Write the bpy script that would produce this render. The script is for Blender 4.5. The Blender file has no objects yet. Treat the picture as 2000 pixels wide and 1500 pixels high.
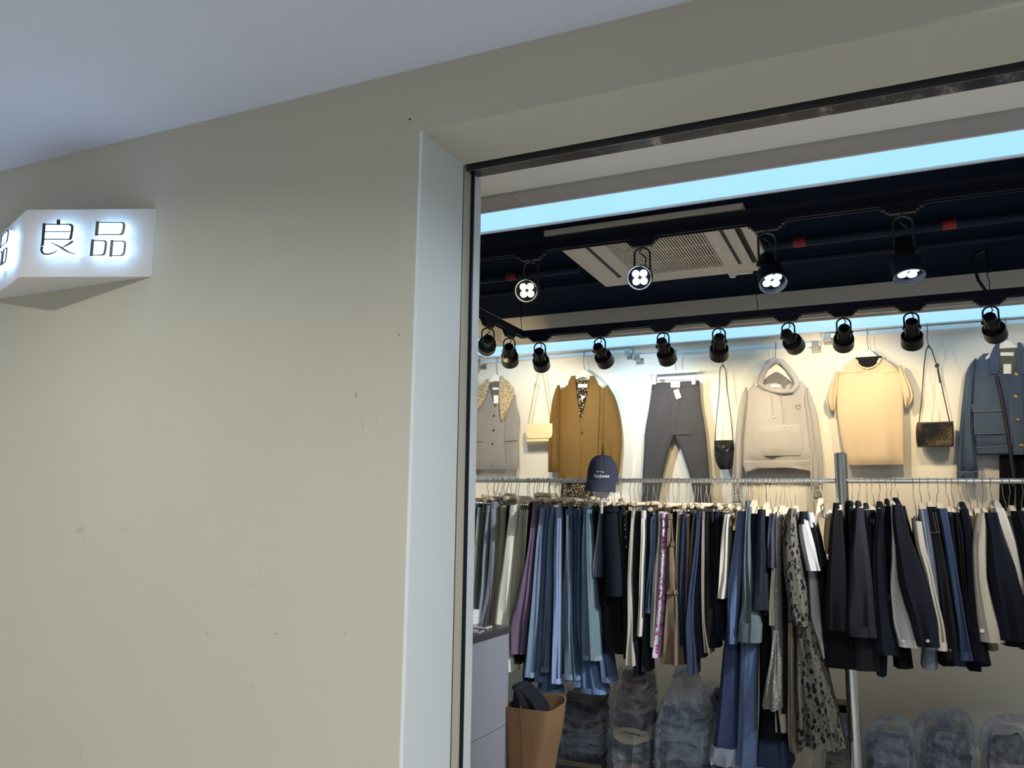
import bpy, math, random
import numpy as np
from mathutils import Vector, Matrix

# ------------------------------------------------------------------ camera
EYE = 1.63
F_PX, YAW, PITCH, ROLL = 1597.9, 0.42876, 0.15803, 0.01244
def cam_axes():
    cy, sy = math.cos(YAW), math.sin(YAW)
    h = Vector((-sy, cy, 0)); r = Vector((cy, sy, 0)); u = Vector((0, 0, 1))
    fwd = h*math.cos(PITCH)+u*math.sin(PITCH); up = -h*math.sin(PITCH)+u*math.cos(PITCH)
    return r*math.cos(ROLL)+up*math.sin(ROLL), -r*math.sin(ROLL)+up*math.cos(ROLL), fwd
CR, CU, CF = cam_axes()
scene = bpy.context.scene
COL = scene.collection
cd = bpy.data.cameras.new('camera'); cam = bpy.data.objects.new('camera', cd); COL.objects.link(cam)
cd.sensor_width = 36; cd.sensor_fit = 'HORIZONTAL'; cd.lens = F_PX/2000*36
cd.clip_start = 0.05
m = Matrix((CR, CU, -CF)).transposed().to_4x4(); m.translation = Vector((0, 0, EYE)); cam.matrix_world = m
scene.camera = cam
vs = scene.view_settings
vs.view_transform = 'Standard'; vs.look = 'None'; vs.gamma = 1; vs.use_curve_mapping = False
vs.exposure = 0.0
w = bpy.data.worlds.new('world'); scene.world = w; w.use_nodes = True
w.node_tree.nodes['Background'].inputs[0].default_value = (0.9, 0.92, 1.0, 1)
w.node_tree.nodes['Background'].inputs[1].default_value = 0.05

def area_light(name, loc, size, energy, color, rot=(0, 0, 0), size_y=None):
    l = bpy.data.lights.new(name, 'AREA'); l.energy = energy; l.color = color; l.size = size
    l.shape = 'DISK'; l.spread = math.radians(162)
    if size_y: l.shape = 'RECTANGLE'; l.size_y = size_y
    o = bpy.data.objects.new(name, l); o.location = loc; o.rotation_euler = rot; COL.objects.link(o); return o

# corridor downlights in the ceiling over and behind the camera (their fixtures are built below)
DOWNLIGHTS = [(-2.55, 0.75), (-1.3, -0.9), (0.5, 0.0), (0.55, 1.2), (-5.2, -0.6)]
CORR_Z = 3.02
for (x, y), e_ in zip(DOWNLIGHTS, (18, 22, 23, 48, 30)):
    area_light('downlight_lamp', (x, y, CORR_Z-0.03), 0.12, e_, (1.0, 0.99, 0.965))

# ------------------------------------------------------------------ pixel -> place
def ray(x, y): return CF*F_PX+CR*(x-1000)+CU*(750-y)
O = Vector((0, 0, EYE))
def atY(x, y, Y): d = ray(x, y); return O+d*(Y/d.y)
def atZ(x, y, Z): d = ray(x, y); return O+d*((Z-EYE)/d.z)
def atX(x, y, X): d = ray(x, y); return O+d*(X/d.x)
def atPlane(x, y, p, n): d = ray(x, y); return O+d*((p-O).dot(n)/d.dot(n))

# ------------------------------------------------------------------ materials
MATS = {}
def s2l(c): return tuple((v/12.92 if v <= .04045 else ((v+.055)/1.055)**2.4) for v in [q/255 for q in c])
class N:
    def __init__(s, name):
        s.m = bpy.data.materials.new(name); s.m.use_nodes = True; s.t = s.m.node_tree
        s.b = s.t.nodes['Principled BSDF']; s.out = s.t.nodes['Material Output']
    def n(s, t, **k):
        o = s.t.nodes.new(t)
        for a, b in k.items():
            if a.startswith('i_'):
                key = a[2:]; key = int(key) if key.isdigit() else key.replace('_', ' ')
                o.inputs[key].default_value = b
            else: setattr(o, a, b)
        return o
    def l(s, a, b): s.t.links.new(a, b)
    def coord(s, scale=(1, 1, 1), loc=(0, 0, 0)):
        tc = s.n('ShaderNodeTexCoord'); mp = s.n('ShaderNodeMapping')
        mp.inputs['Scale'].default_value = scale; mp.inputs['Location'].default_value = loc
        s.l(tc.outputs['Object'], mp.inputs['Vector']); return mp.outputs['Vector']
    def noise(s, vec, scale, detail=3, rough=.55):
        o = s.n('ShaderNodeTexNoise'); o.inputs['Scale'].default_value = scale
        o.inputs['Detail'].default_value = detail; o.inputs['Roughness'].default_value = rough
        s.l(vec, o.inputs['Vector']); return o.outputs['Fac']
    def ramp(s, fac, stops):
        r = s.n('ShaderNodeValToRGB'); e = r.color_ramp.elements
        while len(e) < len(stops): e.new(.5)
        for i, (p, c) in enumerate(stops): e[i].position = p; e[i].color = (*c, 1)
        s.l(fac, r.inputs['Fac']); return r.outputs['Color']
    def mix(s, fac, a, b):
        x = s.n('ShaderNodeMix', data_type='RGBA')
        if isinstance(fac, float): x.inputs['Factor'].default_value = fac
        else: s.l(fac, x.inputs['Factor'])
        for v, i in ((a, 6), (b, 7)):
            if isinstance(v, tuple): x.inputs[i].default_value = (*v, 1)
            else: s.l(v, x.inputs[i])
        return x.outputs[2]
    def bump(s, h, strength=.2, dist=.01):
        b = s.n('ShaderNodeBump'); b.inputs['Strength'].default_value = strength; b.inputs['Distance'].default_value = dist
        s.l(h, b.inputs['Height']); s.l(b.outputs['Normal'], s.b.inputs['Normal'])
    def col(s, c):
        if isinstance(c, tuple): s.b.inputs['Base Color'].default_value = (*c, 1)
        else: s.l(c, s.b.inputs['Base Color'])
    def r(s, v): s.b.inputs['Roughness'].default_value = v
def sc(c, f): return tuple(min(1, v*f) for v in c)

def plain(rgb, rough=.5, metal=0.0, spec=.5, key=None):
    k = ('plain', rgb, rough, metal, spec)
    if k not in MATS:
        a = N('plain_%02x%02x%02x' % tuple(int(v) for v in rgb)); c = s2l(rgb)
        f = a.noise(a.coord(), 9); a.col(a.mix(f, sc(c, .93), sc(c, 1.06)))
        a.r(rough); a.b.inputs['Metallic'].default_value = metal; a.b.inputs['Specular IOR Level'].default_value = spec; MATS[k] = a.m
    return MATS[k]
def cloth(rgb, kind='weave'):
    """fabric; kind: weave, denim, knit, satin, wool"""
    rgb = tuple(int(v) for v in rgb)
    k = ('cloth', rgb, kind)
    if k in MATS: return MATS[k]
    a = N('%s_%02x%02x%02x' % ((kind,)+tuple(int(v) for v in rgb))); c = s2l(rgb)
    if max(rgb) < 62:
        g_ = .3*c[0]+.5*c[1]+.2*c[2]; c = tuple((v*.62+g_*.38)*.82 for v in c)
    if kind == 'denim':
        g_ = .3*c[0]+.5*c[1]+.2*c[2]; c = tuple((v*.66+g_*.34)*1.12 for v in c)
    a.r(.9); a.b.inputs['Specular IOR Level'].default_value = .15
    v = a.coord()
    if kind == 'denim':
        f1 = a.noise(a.coord((1, 1, .3)), 40, 5, .7); f2 = a.noise(v, 420, 2); f3 = a.noise(a.coord((1, 1, .35)), 5, 2)
        base = a.mix(f1, sc(c, .45), sc(c, 1.6)); base = a.mix(f3, base, sc(c, 1.12))
        g = a.ramp(f2, [(.35, (0, 0, 0)), (.75, (1, 1, 1))])
        mx = a.n('ShaderNodeMath', operation='MULTIPLY'); a.l(g, mx.inputs[0]); mx.inputs[1].default_value = .22
        a.col(a.mix(mx.outputs[0], base, sc(c, 1.9))); a.bump(f2, .25, .002)
    elif kind == 'knit':
        f2 = a.noise(v, 260, 2); f1 = a.noise(v, 12, 3)
        a.col(a.mix(a.mix(f2, (0, 0, 0), (1, 1, 1)), a.mix(f1, sc(c, .8), sc(c, .92)), sc(c, 1.15))); a.bump(f2, .35, .003)
    elif kind == 'satin':
        f1 = a.noise(a.coord((1, 1, .3)), 14, 3); a.col(a.mix(f1, sc(c, .85), sc(c, 1.12))); a.r(.38)
        a.b.inputs['Specular IOR Level'].default_value = .5; a.bump(f1, .4, .01)
    else:
        f1 = a.noise(a.coord((1, 1, .35)), 9, 3); f2 = a.noise(v, 500, 1)
        a.col(a.mix(f1, sc(c, .82), sc(c, 1.14))); a.bump(a.mix(.5, a.mix(f1, (0, 0, 0), (1, 1, 1)), a.mix(f2, (0, 0, 0), (1, 1, 1))), .22, .006)
    MATS[k] = a.m; return a.m
def spots(name, base, dark, scale, thr, stretch=(1, 1, .6), third=None):
    k = ('spots', name)
    if k in MATS: return MATS[k]
    a = N(name); v = a.coord(stretch)
    d = a.noise(v, scale*.8, 2); vv = a.n('ShaderNodeVectorMath', operation='ADD')
    cmb = a.n('ShaderNodeCombineXYZ'); mm = a.n('ShaderNodeMath', operation='MULTIPLY'); a.l(d, mm.inputs[0]); mm.inputs[1].default_value = .8/scale
    for i in range(3): a.l(mm.outputs[0], cmb.inputs[i])
    a.l(v, vv.inputs[0]); a.l(cmb.outputs[0], vv.inputs[1])
    vo = a.n('ShaderNodeTexVoronoi'); vo.inputs['Scale'].default_value = scale; a.l(vv.outputs[0], vo.inputs['Vector'])
    c = a.ramp(vo.outputs['Distance'], [(thr, s2l(dark)), (thr+.05, s2l(base))])
    if third:
        vo2 = a.n('ShaderNodeTexVoronoi'); vo2.inputs['Scale'].default_value = scale*1.7; a.l(vv.outputs[0], vo2.inputs['Vector'])
        g = a.ramp(vo2.outputs['Distance'], [(thr*.7, (1, 1, 1)), (thr*.7+.04, (0, 0, 0))]); c = a.mix(g, c, s2l(third))
    a.col(c); a.r(.9); a.b.inputs['Specular IOR Level'].default_value = .2
    MATS[k] = a.m; return a.m
def emit(name, rgb_lin, strength):
    k = ('emit', name)
    if k not in MATS:
        a = N(name); a.b.inputs['Emission Color'].default_value = (*rgb_lin, 1); a.b.inputs['Emission Strength'].default_value = strength
        a.col((.05, .05, .05)); MATS[k] = a.m
    return MATS[k]
def wood(rgb):
    k = ('wood', rgb)
    if k not in MATS:
        a = N('pale_wood'); c = s2l(rgb); f = a.noise(a.coord((6, 1, 6)), 8, 3)
        a.col(a.mix(f, sc(c, .85), sc(c, 1.1))); a.r(.5); MATS[k] = a.m
    return MATS[k]
def plastic_film(name='clear_film', tint=(200, 212, 230), body=.3):
    k = ('film', name)
    if k not in MATS:
        a = N(name); t = a.n('ShaderNodeBsdfTransparent'); t.inputs['Color'].default_value = (.93, .95, .97, 1)
        a.col(s2l(tint)); a.r(.10); a.b.inputs['Specular IOR Level'].default_value = 1.0
        f = a.noise(a.coord(), 18, 4); a.bump(f, .9, .05)
        r = a.ramp(f, [(.35, (body*.4,)*3), (.7, (min(1, body*1.7),)*3)])
        mx = a.n('ShaderNodeMixShader'); a.l(r, mx.inputs[0]); a.l(t.outputs[0], mx.inputs[1]); a.l(a.b.outputs[0], mx.inputs[2])
        a.l(mx.outputs[0], a.out.inputs['Surface']); MATS[k] = a.m
    return MATS[k]

# ------------------------------------------------------------------ mesh building
class MB:
    def __init__(s): s.v = []; s.f = []
    def add(s, vs_, fs): b = len(s.v); s.v += [Vector(p) for p in vs_]; s.f += [tuple(b+i for i in f) for f in fs]; return s
    def box(s, lo, hi):
        x0, y0, z0 = lo; x1, y1, z1 = hi
        return s.add([(x0, y0, z0), (x1, y0, z0), (x1, y1, z0), (x0, y1, z0), (x0, y0, z1), (x1, y0, z1), (x1, y1, z1), (x0, y1, z1)],
                     [(0, 3, 2, 1), (4, 5, 6, 7), (0, 1, 5, 4), (1, 2, 6, 5), (2, 3, 7, 6), (3, 0, 4, 7)])
    def obox(s, c, ax, ay, az):
        c, ax, ay, az = map(Vector, (c, ax, ay, az))
        P = [c+ax*i+ay*j+az*k for k in (-1, 1) for (i, j) in ((-1, -1), (1, -1), (1, 1), (-1, 1))]
        return s.add(P, [(0, 3, 2, 1), (4, 5, 6, 7), (0, 1, 5, 4), (1, 2, 6, 5), (2, 3, 7, 6), (3, 0, 4, 7)])
    def rings(s, R, cap0=True, cap1=True, closed=False):
        n = len(R[0]); b = len(s.v)
        for r in R: s.v += [Vector(p) for p in r]
        m_ = len(R)
        for i in range(m_ if closed else m_-1):
            a, c = b+i*n, b+((i+1) % m_)*n
            for j in range(n): s.f.append((a+j, a+(j+1) % n, c+(j+1) % n, c+j))
        if cap0 and not closed: s.f.append(tuple(b+j for j in reversed(range(n))))
        if cap1 and not closed: s.f.append(tuple(b+(m_-1)*n+j for j in range(n)))
        return s
    def tube(s, pts, rad, n=8, closed=False):
        pts = [Vector(p) for p in pts]; m_ = len(pts); R = []
        rad = rad if isinstance(rad, (list, tuple)) else [rad]*m_
        t0 = (pts[1]-pts[0]).normalized(); a = t0.orthogonal().normalized()
        for i in range(m_):
            if closed: t = (pts[(i+1) % m_]-pts[i-1])
            else: t = pts[min(i+1, m_-1)]-pts[max(i-1, 0)]
            if t.length < 1e-9: t = t0
            t.normalize(); a = (a-t*a.dot(t))
            a = t.orthogonal().normalized() if a.length < 1e-6 else a.normalized(); b_ = t.cross(a)
            R.append([pts[i]+(a*math.cos(2*math.pi*j/n)+b_*math.sin(2*math.pi*j/n))*rad[i] for j in range(n)])
        return s.rings(R, closed=closed)
    def prism(s, poly, off):
        off = Vector(off); n = len(poly)
        return s.rings([[Vector(p) for p in poly], [Vector(p)+off for p in poly]])
    def ball(s, c, r, nu=12, nv=8, sx=(1, 1, 1)):
        c = Vector(c); R = []
        for i in range(1, nv):
            t = math.pi*i/nv
            R.append([c+Vector((r*math.sin(t)*math.cos(2*math.pi*j/nu)*sx[0], r*math.sin(t)*math.sin(2*math.pi*j/nu)*sx[1], -r*math.cos(t)*sx[2])) for j in range(nu)])
        return s.rings(R)
def obj(name, mb, mat, parent=None, smooth=True, bevel=0):
    me = bpy.data.meshes.new(name)
    off = parent_origin(parent)
    me.from_pydata([tuple(p-off) for p in mb.v], [], mb.f)
    me.materials.append(mat)
    import bmesh
    bm = bmesh.new(); bm.from_mesh(me); bmesh.ops.recalc_face_normals(bm, faces=bm.faces); bm.to_mesh(me); bm.free()
    o = bpy.data.objects.new(name, me); COL.objects.link(o)
    if parent is not None: o.parent = parent
    if smooth:
        for p in me.polygons: p.use_smooth = True
        try: me.set_sharp_from_angle(angle=math.radians(40))
        except Exception: pass
    if bevel:
        b = o.modifiers.new('bevel', 'BEVEL'); b.width = bevel; b.segments = 2; b.limit_method = 'ANGLE'
    return o
def parent_origin(p):
    off = Vector((0, 0, 0))
    while p is not None: off += p.location; p = p.parent
    return off
def thing(name, label, cat, loc=(0, 0, 0), group=None):
    o = bpy.data.objects.new(name, None); COL.objects.link(o); o.location = loc; o.empty_display_size = .05
    return tag(o, label, cat, group)
def tag(o, label, cat, group=None):
    o['label'] = label; o['category'] = cat
    if group: o['group'] = group
    return o
def struct(name, mb, mat, parent=None, smooth=False, bevel=0):
    o = obj(name, mb, mat, parent, smooth, bevel)
    if parent is None: o['kind'] = 'structure'
    return o
def struct_root(name, loc=(0, 0, 0)):
    o = bpy.data.objects.new(name, None); COL.objects.link(o); o.location = loc; o['kind'] = 'structure'; return o

def samp(rows, n):
    rows = sorted(rows); y = np.array([r[0] for r in rows], float)
    ys = np.linspace(y[0], y[-1], n)
    out = [ys]
    for k in (1, 2):
        v = np.interp(ys, y, np.array([r[k] for r in rows], float))
        for _ in range(2):
            q = v.copy(); q[1:-1] = (v[:-2]+2*v[1:-1]+v[2:])/4; v = q
        out.append(v)
    return np.stack(out, 1)
def drape(rows, yf, depth, n=None, m=20, p=.62, wr=.06, k=5, seed=0, arch=0.0, ref=.03, mb=None, twist=1.0, taper=None, flat_back=False, fold=0.0, rtop=False):
    """soft hanging fabric volume. rows: picture rows (y, left, right) read on the plane the fabric's face
    hangs in; yf: that plane's distance, depth: how far the fabric goes back."""
    rnd = random.Random(seed); ph = rnd.random()*6.28; ph2 = rnd.random()*6.28
    rows = sorted(rows); n = n or max(8, int((rows[-1][0]-rows[0][0])/9))
    S = samp(rows, n); R = []
    for i, (y, xl, xr) in enumerate(S):
        t = i/(n-1)
        d = depth(t) if callable(depth) else depth
        f = yf(t) if callable(yf) else yf
        if rtop:
            q_ = max(.12, min(1, t/.09)**.5)*max(.3, min(1, (1-t)/.025)**.5); f = f+d*(1-q_)*.5; d = d*q_
        if xr-xl < .8: xr = xl+.8
        L = atY(xl, y, f+min(ref, d*.5)); Rr = atY(xr, y, f+min(ref, d*.5))
        cx, hw = (L.x+Rr.x)/2, (Rr.x-L.x)/2; z = (L.z+Rr.z)/2; cyy = f+d/2; hd = d/2
        ring = []
        env = .25+.75*t
        for j in range(m):
            a = 2*math.pi*j/m+math.pi/m; ca, sa = math.cos(a), math.sin(a)
            ux = math.copysign(abs(ca)**p, ca); uy = math.copysign(abs(sa)**p, sa)
            wv = 1+wr*env*(math.sin(k*a+ph+t*2.2*twist)+.6*math.sin((k*2-1)*a+ph2-t*3*twist))
            yy = cyy+hd*uy*wv
            if fold and sa < .2:
                e_ = (1-abs(ux)**4)*(.35+.65*t); yy += fold*e_*(math.sin(ux*5.2+ph+t*1.7)+.7*math.sin(ux*9.1+ph2-t*2.6)+.45*math.sin(ux*3+t*9+ph))*.6
            if flat_back: yy = min(yy, f+d)
            zz = z + (arch*(1-ux*ux)*max(0, t-.6)/.4 if arch else 0)
            ring.append((cx+hw*ux*(1+(wv-1)*.35), yy, zz))
        R.append(ring)
    mb = mb or MB(); mb.rings(R); return mb
def P(s):
    """'y:l-r y:l-r' -> rows"""
    out = []
    for q in s.split():
        y, x = q.split(':'); a, b = x.split('/'); out.append((float(y), float(a), float(b)))
    return out
def disc(c, nrm, r, th, n=14):
    c, nrm = Vector(c), Vector(nrm).normalized(); a = nrm.orthogonal().normalized(); b = nrm.cross(a)
    ring = lambda rr, o: [c+nrm*o+(a*math.cos(2*math.pi*i/n)+b*math.sin(2*math.pi*i/n))*rr for i in range(n)]
    return MB().rings([ring(r, 0), ring(r, th*.7), ring(r*.85, th)])
# ------------------------------------------------------------------ the place: corridor wall, opening, shop shell
ZC = 2.829                                     # lower shop ceiling = soffit of the opening
PO = atZ(826, 255, ZC); PI_ = atZ(905, 322, ZC)
XJ = (PO.x+PI_.x)/2; YO = PO.y
YD0 = PI_.y                                    # shutter groove starts
YD1 = atZ(932, 345, ZC).y
YI = atX(932, 700, XJ).y
YI = max(YI, YD1+.03)
CORR_Z = atY(826, 131, YO).z
SF0, SF1 = atZ(932, 413, ZC).y, atZ(932, 452, ZC).y      # light strips: front, back, left
SB0, SB1 = atZ(1300, 647, ZC).y, atZ(1300, 668, ZC).y
SL0, SL1 = atZ(932, 690, ZC).x, atZ(932, 656, ZC).x
YW = SB1+.06; XL = SL0-.06; XR = 2.6
CY0, CY1, CX0, CX1 = SF1+.035, SB0-.045, SL1+.05, XR-.4
ZK = atY(1250, 597, CY1).z
print('ZK', ZK, 'YO', YO, 'YI', YI, 'YW', YW, 'XL', XL, 'XJ', XJ, 'CORR', CORR_Z, 'strips', SF0, SF1, SB0, SB1, SL0, SL1)

def wall_mat(name, rgb, marks=(), rough=.75, grime=.08):
    a = N(name); c = s2l(rgb); v = a.coord()
    f = a.noise(v, 1.3, 4); f2 = a.noise(v, 60, 3)
    col = a.mix(f, sc(c, 1-grime), sc(c, 1+grime*.6))
    f3 = a.noise(a.coord((1, 1, 2.2), (3, 0, 1)), 7, 5, .7)
    g = a.ramp(f3, [(.66, (0, 0, 0)), (.78, (.35, .35, .35))]); col = a.mix(g, col, sc(c, .86))
    if marks:
        tc = a.n('ShaderNodeTexCoord'); nz = a.n('ShaderNodeTexNoise'); nz.inputs['Scale'].default_value = 55
        a.l(tc.outputs['Object'], nz.inputs['Vector'])
        vm = a.n('ShaderNodeVectorMath', operation='MULTIPLY_ADD'); a.l(nz.outputs['Color'], vm.inputs[0]); vm.inputs[1].default_value = (.014,)*3
        a.l(tc.outputs['Object'], vm.inputs[2])
        for (p, sx, sz, k, dk) in marks:
            mp = a.n('ShaderNodeMapping'); mp.inputs['Location'].default_value = (-(p.x+.007)/sx, 0, -(p.z+.007)/sz)
            mp.inputs['Scale'].default_value = (1/sx, 0, 1/sz); a.l(vm.outputs[0], mp.inputs['Vector'])
            ln = a.n('ShaderNodeVectorMath', operation='LENGTH'); a.l(mp.outputs[0], ln.inputs[0])
            g = a.ramp(ln.outputs['Value'], [(.6, (k, k, k)), (1.0, (0, 0, 0))]); col = a.mix(g, col, sc(c, dk))
    a.col(col); a.r(rough); a.bump(f2, .08, .004); return a.m
def mk(x, y, wpx, hpx, k, dk): p = atY(x, y, YO); return (p, wpx*.0016, hpx*.0016, k, dk)
marks = [mk(800, 233, 3, 4, 1, .04), mk(695, 772, 4, 5, .6, .45), mk(708, 830, 3, 14, .4, .7), mk(736, 815, 2, 9, .35, .7),
         mk(403, 1238, 4, 2.5, .7, .5), mk(538, 1240, 4, 2.5, .7, .5), mk(673, 1238, 4, 2.5, .7, .5),
         mk(355, 1341, 2.5, 3.5, .6, .6), mk(492, 1342, 2.5, 3.5, .6, .6), mk(626, 1342, 2.5, 3.5, .6, .6),
         mk(155, 1036, 17, 9, .5, .68), mk(163, 1055, 3, 22, .4, .7), mk(243, 1037, 13, 4, .4, .75), mk(780, 655, 3, 5, .7, .4),
         mk(498, 1143, 14, 3, .4, .8), mk(515, 1115, 4, 16, .3, 1.12), mk(158, 1470, 2, 22, .4, .7), mk(534, 450, 4, 10, .3, .8), mk(760, 290, 10, 9, .3, .85)]
M_WALL = wall_mat('beige_wall_paint', (200, 197, 179), marks)
M_JAMB = wall_mat('white_jamb_paint', (226, 234, 236), (), .6, .05)
M_CEILC = wall_mat('corridor_ceiling_paint', (222, 229, 243), (), .8, .04)
M_SHOPW = wall_mat('shop_white_paint', (236, 232, 222), (), .7, .03)
M_CEILS = wall_mat('shop_ceiling_board', (240, 235, 226), (), .7, .04)
M_BLACKC = plain((14, 27, 47), .9, 0.0, .04)
M_BLACK = plain((16, 17, 20), .4)
M_NAVYBLK = plain((20, 28, 46), .5, 0.0, .3)
M_CHROME = plain((225, 224, 220), .38, .85)
M_STEEL = plain((185, 183, 180), .28, .95)
M_WIRE = plain((138, 126, 106), .45, .6)
M_WHITE = plain((240, 239, 236), .5)
M_WOOD = wood((236, 213, 180))
M_STRIP = emit('light_strip_diffuser', (.40, .80, 1.15), 1.0)

XA, XB = -6.0, 5.0
# corridor wall around the opening
b = MB(); b.box((XA, YO, 0), (XJ-.012, YI, CORR_Z)); b.box((XJ-.012, YO, ZC), (2.2, YD0, CORR_Z)); b.box((XJ-.012, YD0, ZC+.05), (2.2, YI, CORR_Z)); b.box((2.2, YO, 0), (XB, YI, CORR_Z))
struct('wall_front', b, M_WALL)
b = MB(); b.box((XJ-.012, YO+.001, 0), (XJ, YD0, ZC)); struct('trim_1', b, M_JAMB)
YG = atX(921, 700, XJ).y
b = MB(); b.box((XJ-.012, YG, 0), (XJ, YI, ZC)); struct('trim_2', b, M_JAMB)
# shutter groove: dark channel up the jamb and across the soffit, with a scuffed glossy strip
def smeared():
    a = N('scuffed_black_metal'); f = a.noise(a.coord((2.2, 1, 1)), 7, 5, .65)
    a.col(a.ramp(f, [(.5, s2l((22, 26, 40))), (.6, s2l((70, 74, 88))), (.72, s2l((165, 160, 152)))])); a.r(.22); a.b.inputs['Metallic'].default_value = .3; return a.m
g = struct_root('trim_3', (XJ, YD0, 0))
obj('channel', MB().box((XJ-.045, YD0, 0), (XJ-.03, YG, ZC)), M_BLACK, g, False)
obj('channel_lip', MB().box((XJ-.03, YD0, 0), (XJ-.001, YD0+.008, ZC)), M_NAVYBLK, g, False)
obj('channel_lip', MB().box((XJ-.03, YG-.008, 0), (XJ-.001, YG, ZC)), M_NAVYBLK, g, False)
YM = YD0+(YD1-YD0)*.42
obj('header_groove', MB().box((XJ-.045, YD0, ZC+.03), (2.2, YM, ZC+.045)), M_BLACK, g, False)
obj('header_strip', MB().box((XJ-.01, YM, ZC-.004), (2.2, YD1, ZC+.04)), smeared(), g, False, .002)
obj('header_edge', MB().box((XJ-.01, YM-.006, ZC-.006), (2.2, YM-.001, ZC+.02)), plain((120, 122, 126), .3, .8), g, False)
# corridor shell
struct('ceiling_corridor', MB().box((XA, -3.2, CORR_Z), (XB, YI, CORR_Z+.1)), M_CEILC)
struct('floor', MB().box((XA, -3.2, -.1), (XB, YW+.1, 0)), plain((188, 188, 190), .35))
struct('wall_corridor', MB().box((XA, -3.3, 0), (XB, -3.2, CORR_Z)), plain((226, 226, 226), .8))
struct('wall_end_left', MB().box((XA-.1, -3.2, 0), (XA, YI, CORR_Z)), plain((226, 226, 226), .8))
struct('wall_end_right', MB().box((XB, -3.2, 0), (XB+.1, YI, CORR_Z)), plain((226, 226, 226), .8))
# shop shell
struct('wall_back', MB().box((XL-.1, YW, 0), (XR+.1, YW+.1, ZC+.4)), M_SHOPW)
struct('wall_left', MB().box((XL-.1, YI, 0), (XL, YW, ZC+.4)), M_SHOPW)
struct('wall_right', MB().box((XR, YI, 0), (XR+.1, YW, ZC+.4)), M_SHOPW)
b = MB(); ZT = ZK+.02
b.box((XL, YD1, ZC), (XR, CY0, ZT)); b.box((XL, CY1, ZC), (XR, YW, ZT)); b.box((XL, CY0, ZC), (CX0, CY1, ZT)); b.box((CX1, CY0, ZC), (XR, CY1, ZT))
struct('ceiling', b, M_CEILS)
struct('ceiling_coffer', MB().box((XL, YI, ZK), (XR, YW, ZK+.1)), M_BLACKC)
y0, y1 = atZ(932, 386, ZC).y, atZ(932, 410, ZC).y
t = struct_root('trim_4', (0, y0, ZC)); xj = atZ(1010, 385, ZC).x
obj('board', MB().box((XL+.01, y0, ZC-.012), (xj-.001, y1, ZC-.001)), plain((168, 164, 160), .7), t, False)
obj('board', MB().box((xj+.001, y0, ZC-.012), (XR-.01, y1, ZC-.001)), plain((170, 166, 163), .7), t, False)
def strip(name, label, lo, hi, axis):
    t = thing(name, label, 'ceiling light', ((lo[0]+hi[0])/2, (lo[1]+hi[1])/2, ZC), 'light strips round the ceiling edge')
    obj('diffuser', MB().box((lo[0], lo[1], ZC-.006), (hi[0], hi[1], ZC-.001)), M_STRIP, t, False)
    fr = plain((215, 208, 204), .45)
    for s_ in (0, 1):
        if axis == 'x':
            yy = (lo[1]-.012, lo[1]) if s_ == 0 else (hi[1], hi[1]+.012)
            xs = [lo[0], (lo[0]*.35+hi[0]*.65), hi[0]]
            for q in (0, 1): obj('frame_rail', MB().box((xs[q], yy[0], ZC-.014), (xs[q+1]-.002, yy[1], ZC-.001)), fr, t, False)
        else:
            xx = (lo[0]-.012, lo[0]) if s_ == 0 else (hi[0], hi[0]+.012)
            obj('frame_rail', MB().box((xx[0], lo[1], ZC-.014), (xx[1], hi[1], ZC-.001)), fr, t, False)
strip('light_strip', 'long pale blue light strip in the ceiling beside the shop opening', (SL1+.05, SF0), (XR-.2, SF1), 'x')
strip('light_strip', 'pale blue light strip above the clothes on the back wall', (SL0, SB0), (XR-.1, SB1), 'x')
strip('light_strip', 'pale blue light strip above the left side wall of the shop', (SL0, SF1+.2), (SL1, SB0-.03), 'y')

# corridor downlight fixtures
for i, (x, y) in enumerate(DOWNLIGHTS):
    t = thing('downlight', 'round white recessed downlight in the corridor ceiling', 'downlight', (x, y, CORR_Z), 'corridor downlights')
    n = 24; R = lambda r, z: [(x+r*math.cos(2*math.pi*k/n), y+r*math.sin(2*math.pi*k/n), z) for k in range(n)]
    obj('trim_ring', MB().rings([R(.115, CORR_Z-.001), R(.115, CORR_Z-.01), R(.09, CORR_Z-.012), R(.085, CORR_Z-.002)], False, False), M_WHITE, t)
    obj('lens', MB().rings([R(.084, CORR_Z-.001), R(.084, CORR_Z-.004)]), emit('downlight_lens', (1, .96, .88), 3.0), t)

# ------------------------------------------------------------------ lit corner sign on the corridor wall
zt = atY(307, 408, YO).z; zb = atY(298, 540, YO).z
pr = atY(302, 475, YO); XRs = pr.x
ap = atZ(38, 541, zb)
ap = Vector((ap.x, ap.y, 0))
XLs = 2*ap.x-XRs
root = thing('corner_sign', 'white three-sided wall sign with glowing dark lettering on the corridor wall', 'sign', (ap.x, YO, zb))
pl = [Vector((XRs, YO-.0005, zb)), Vector((ap.x, ap.y, zb)), Vector((XLs, YO-.0005, zb))]
obj('sign_box', MB().prism(pl, (0, 0, zt-zb)), wall_mat('sign_white_paint', (226, 225, 222), (), .6, .04), root, False)
def ribbon(mb, pts, wd, o, u, v, nrm, n0, n1):
    """stroke of varying width in the plane (o,u,v), extruded n0..n1 along nrm"""
    q = [Vector((p[0], p[1])) for p in pts]; L = []; Rr = []
    for i in range(len(q)):
        t = (q[min(i+1, len(q)-1)]-q[max(i-1, 0)]).normalized(); nn = Vector((-t.y, t.x))
        wv = wd[i]/2; L.append(q[i]+nn*wv); Rr.append(q[i]-nn*wv)
    to = lambda p, h: o+u*p.x+v*p.y+nrm*h
    for i in range(len(q)-1):
        c = [L[i], L[i+1], Rr[i+1], Rr[i]]
        mb.rings([[to(p, n0) for p in c], [to(p, n1) for p in c]])
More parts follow.
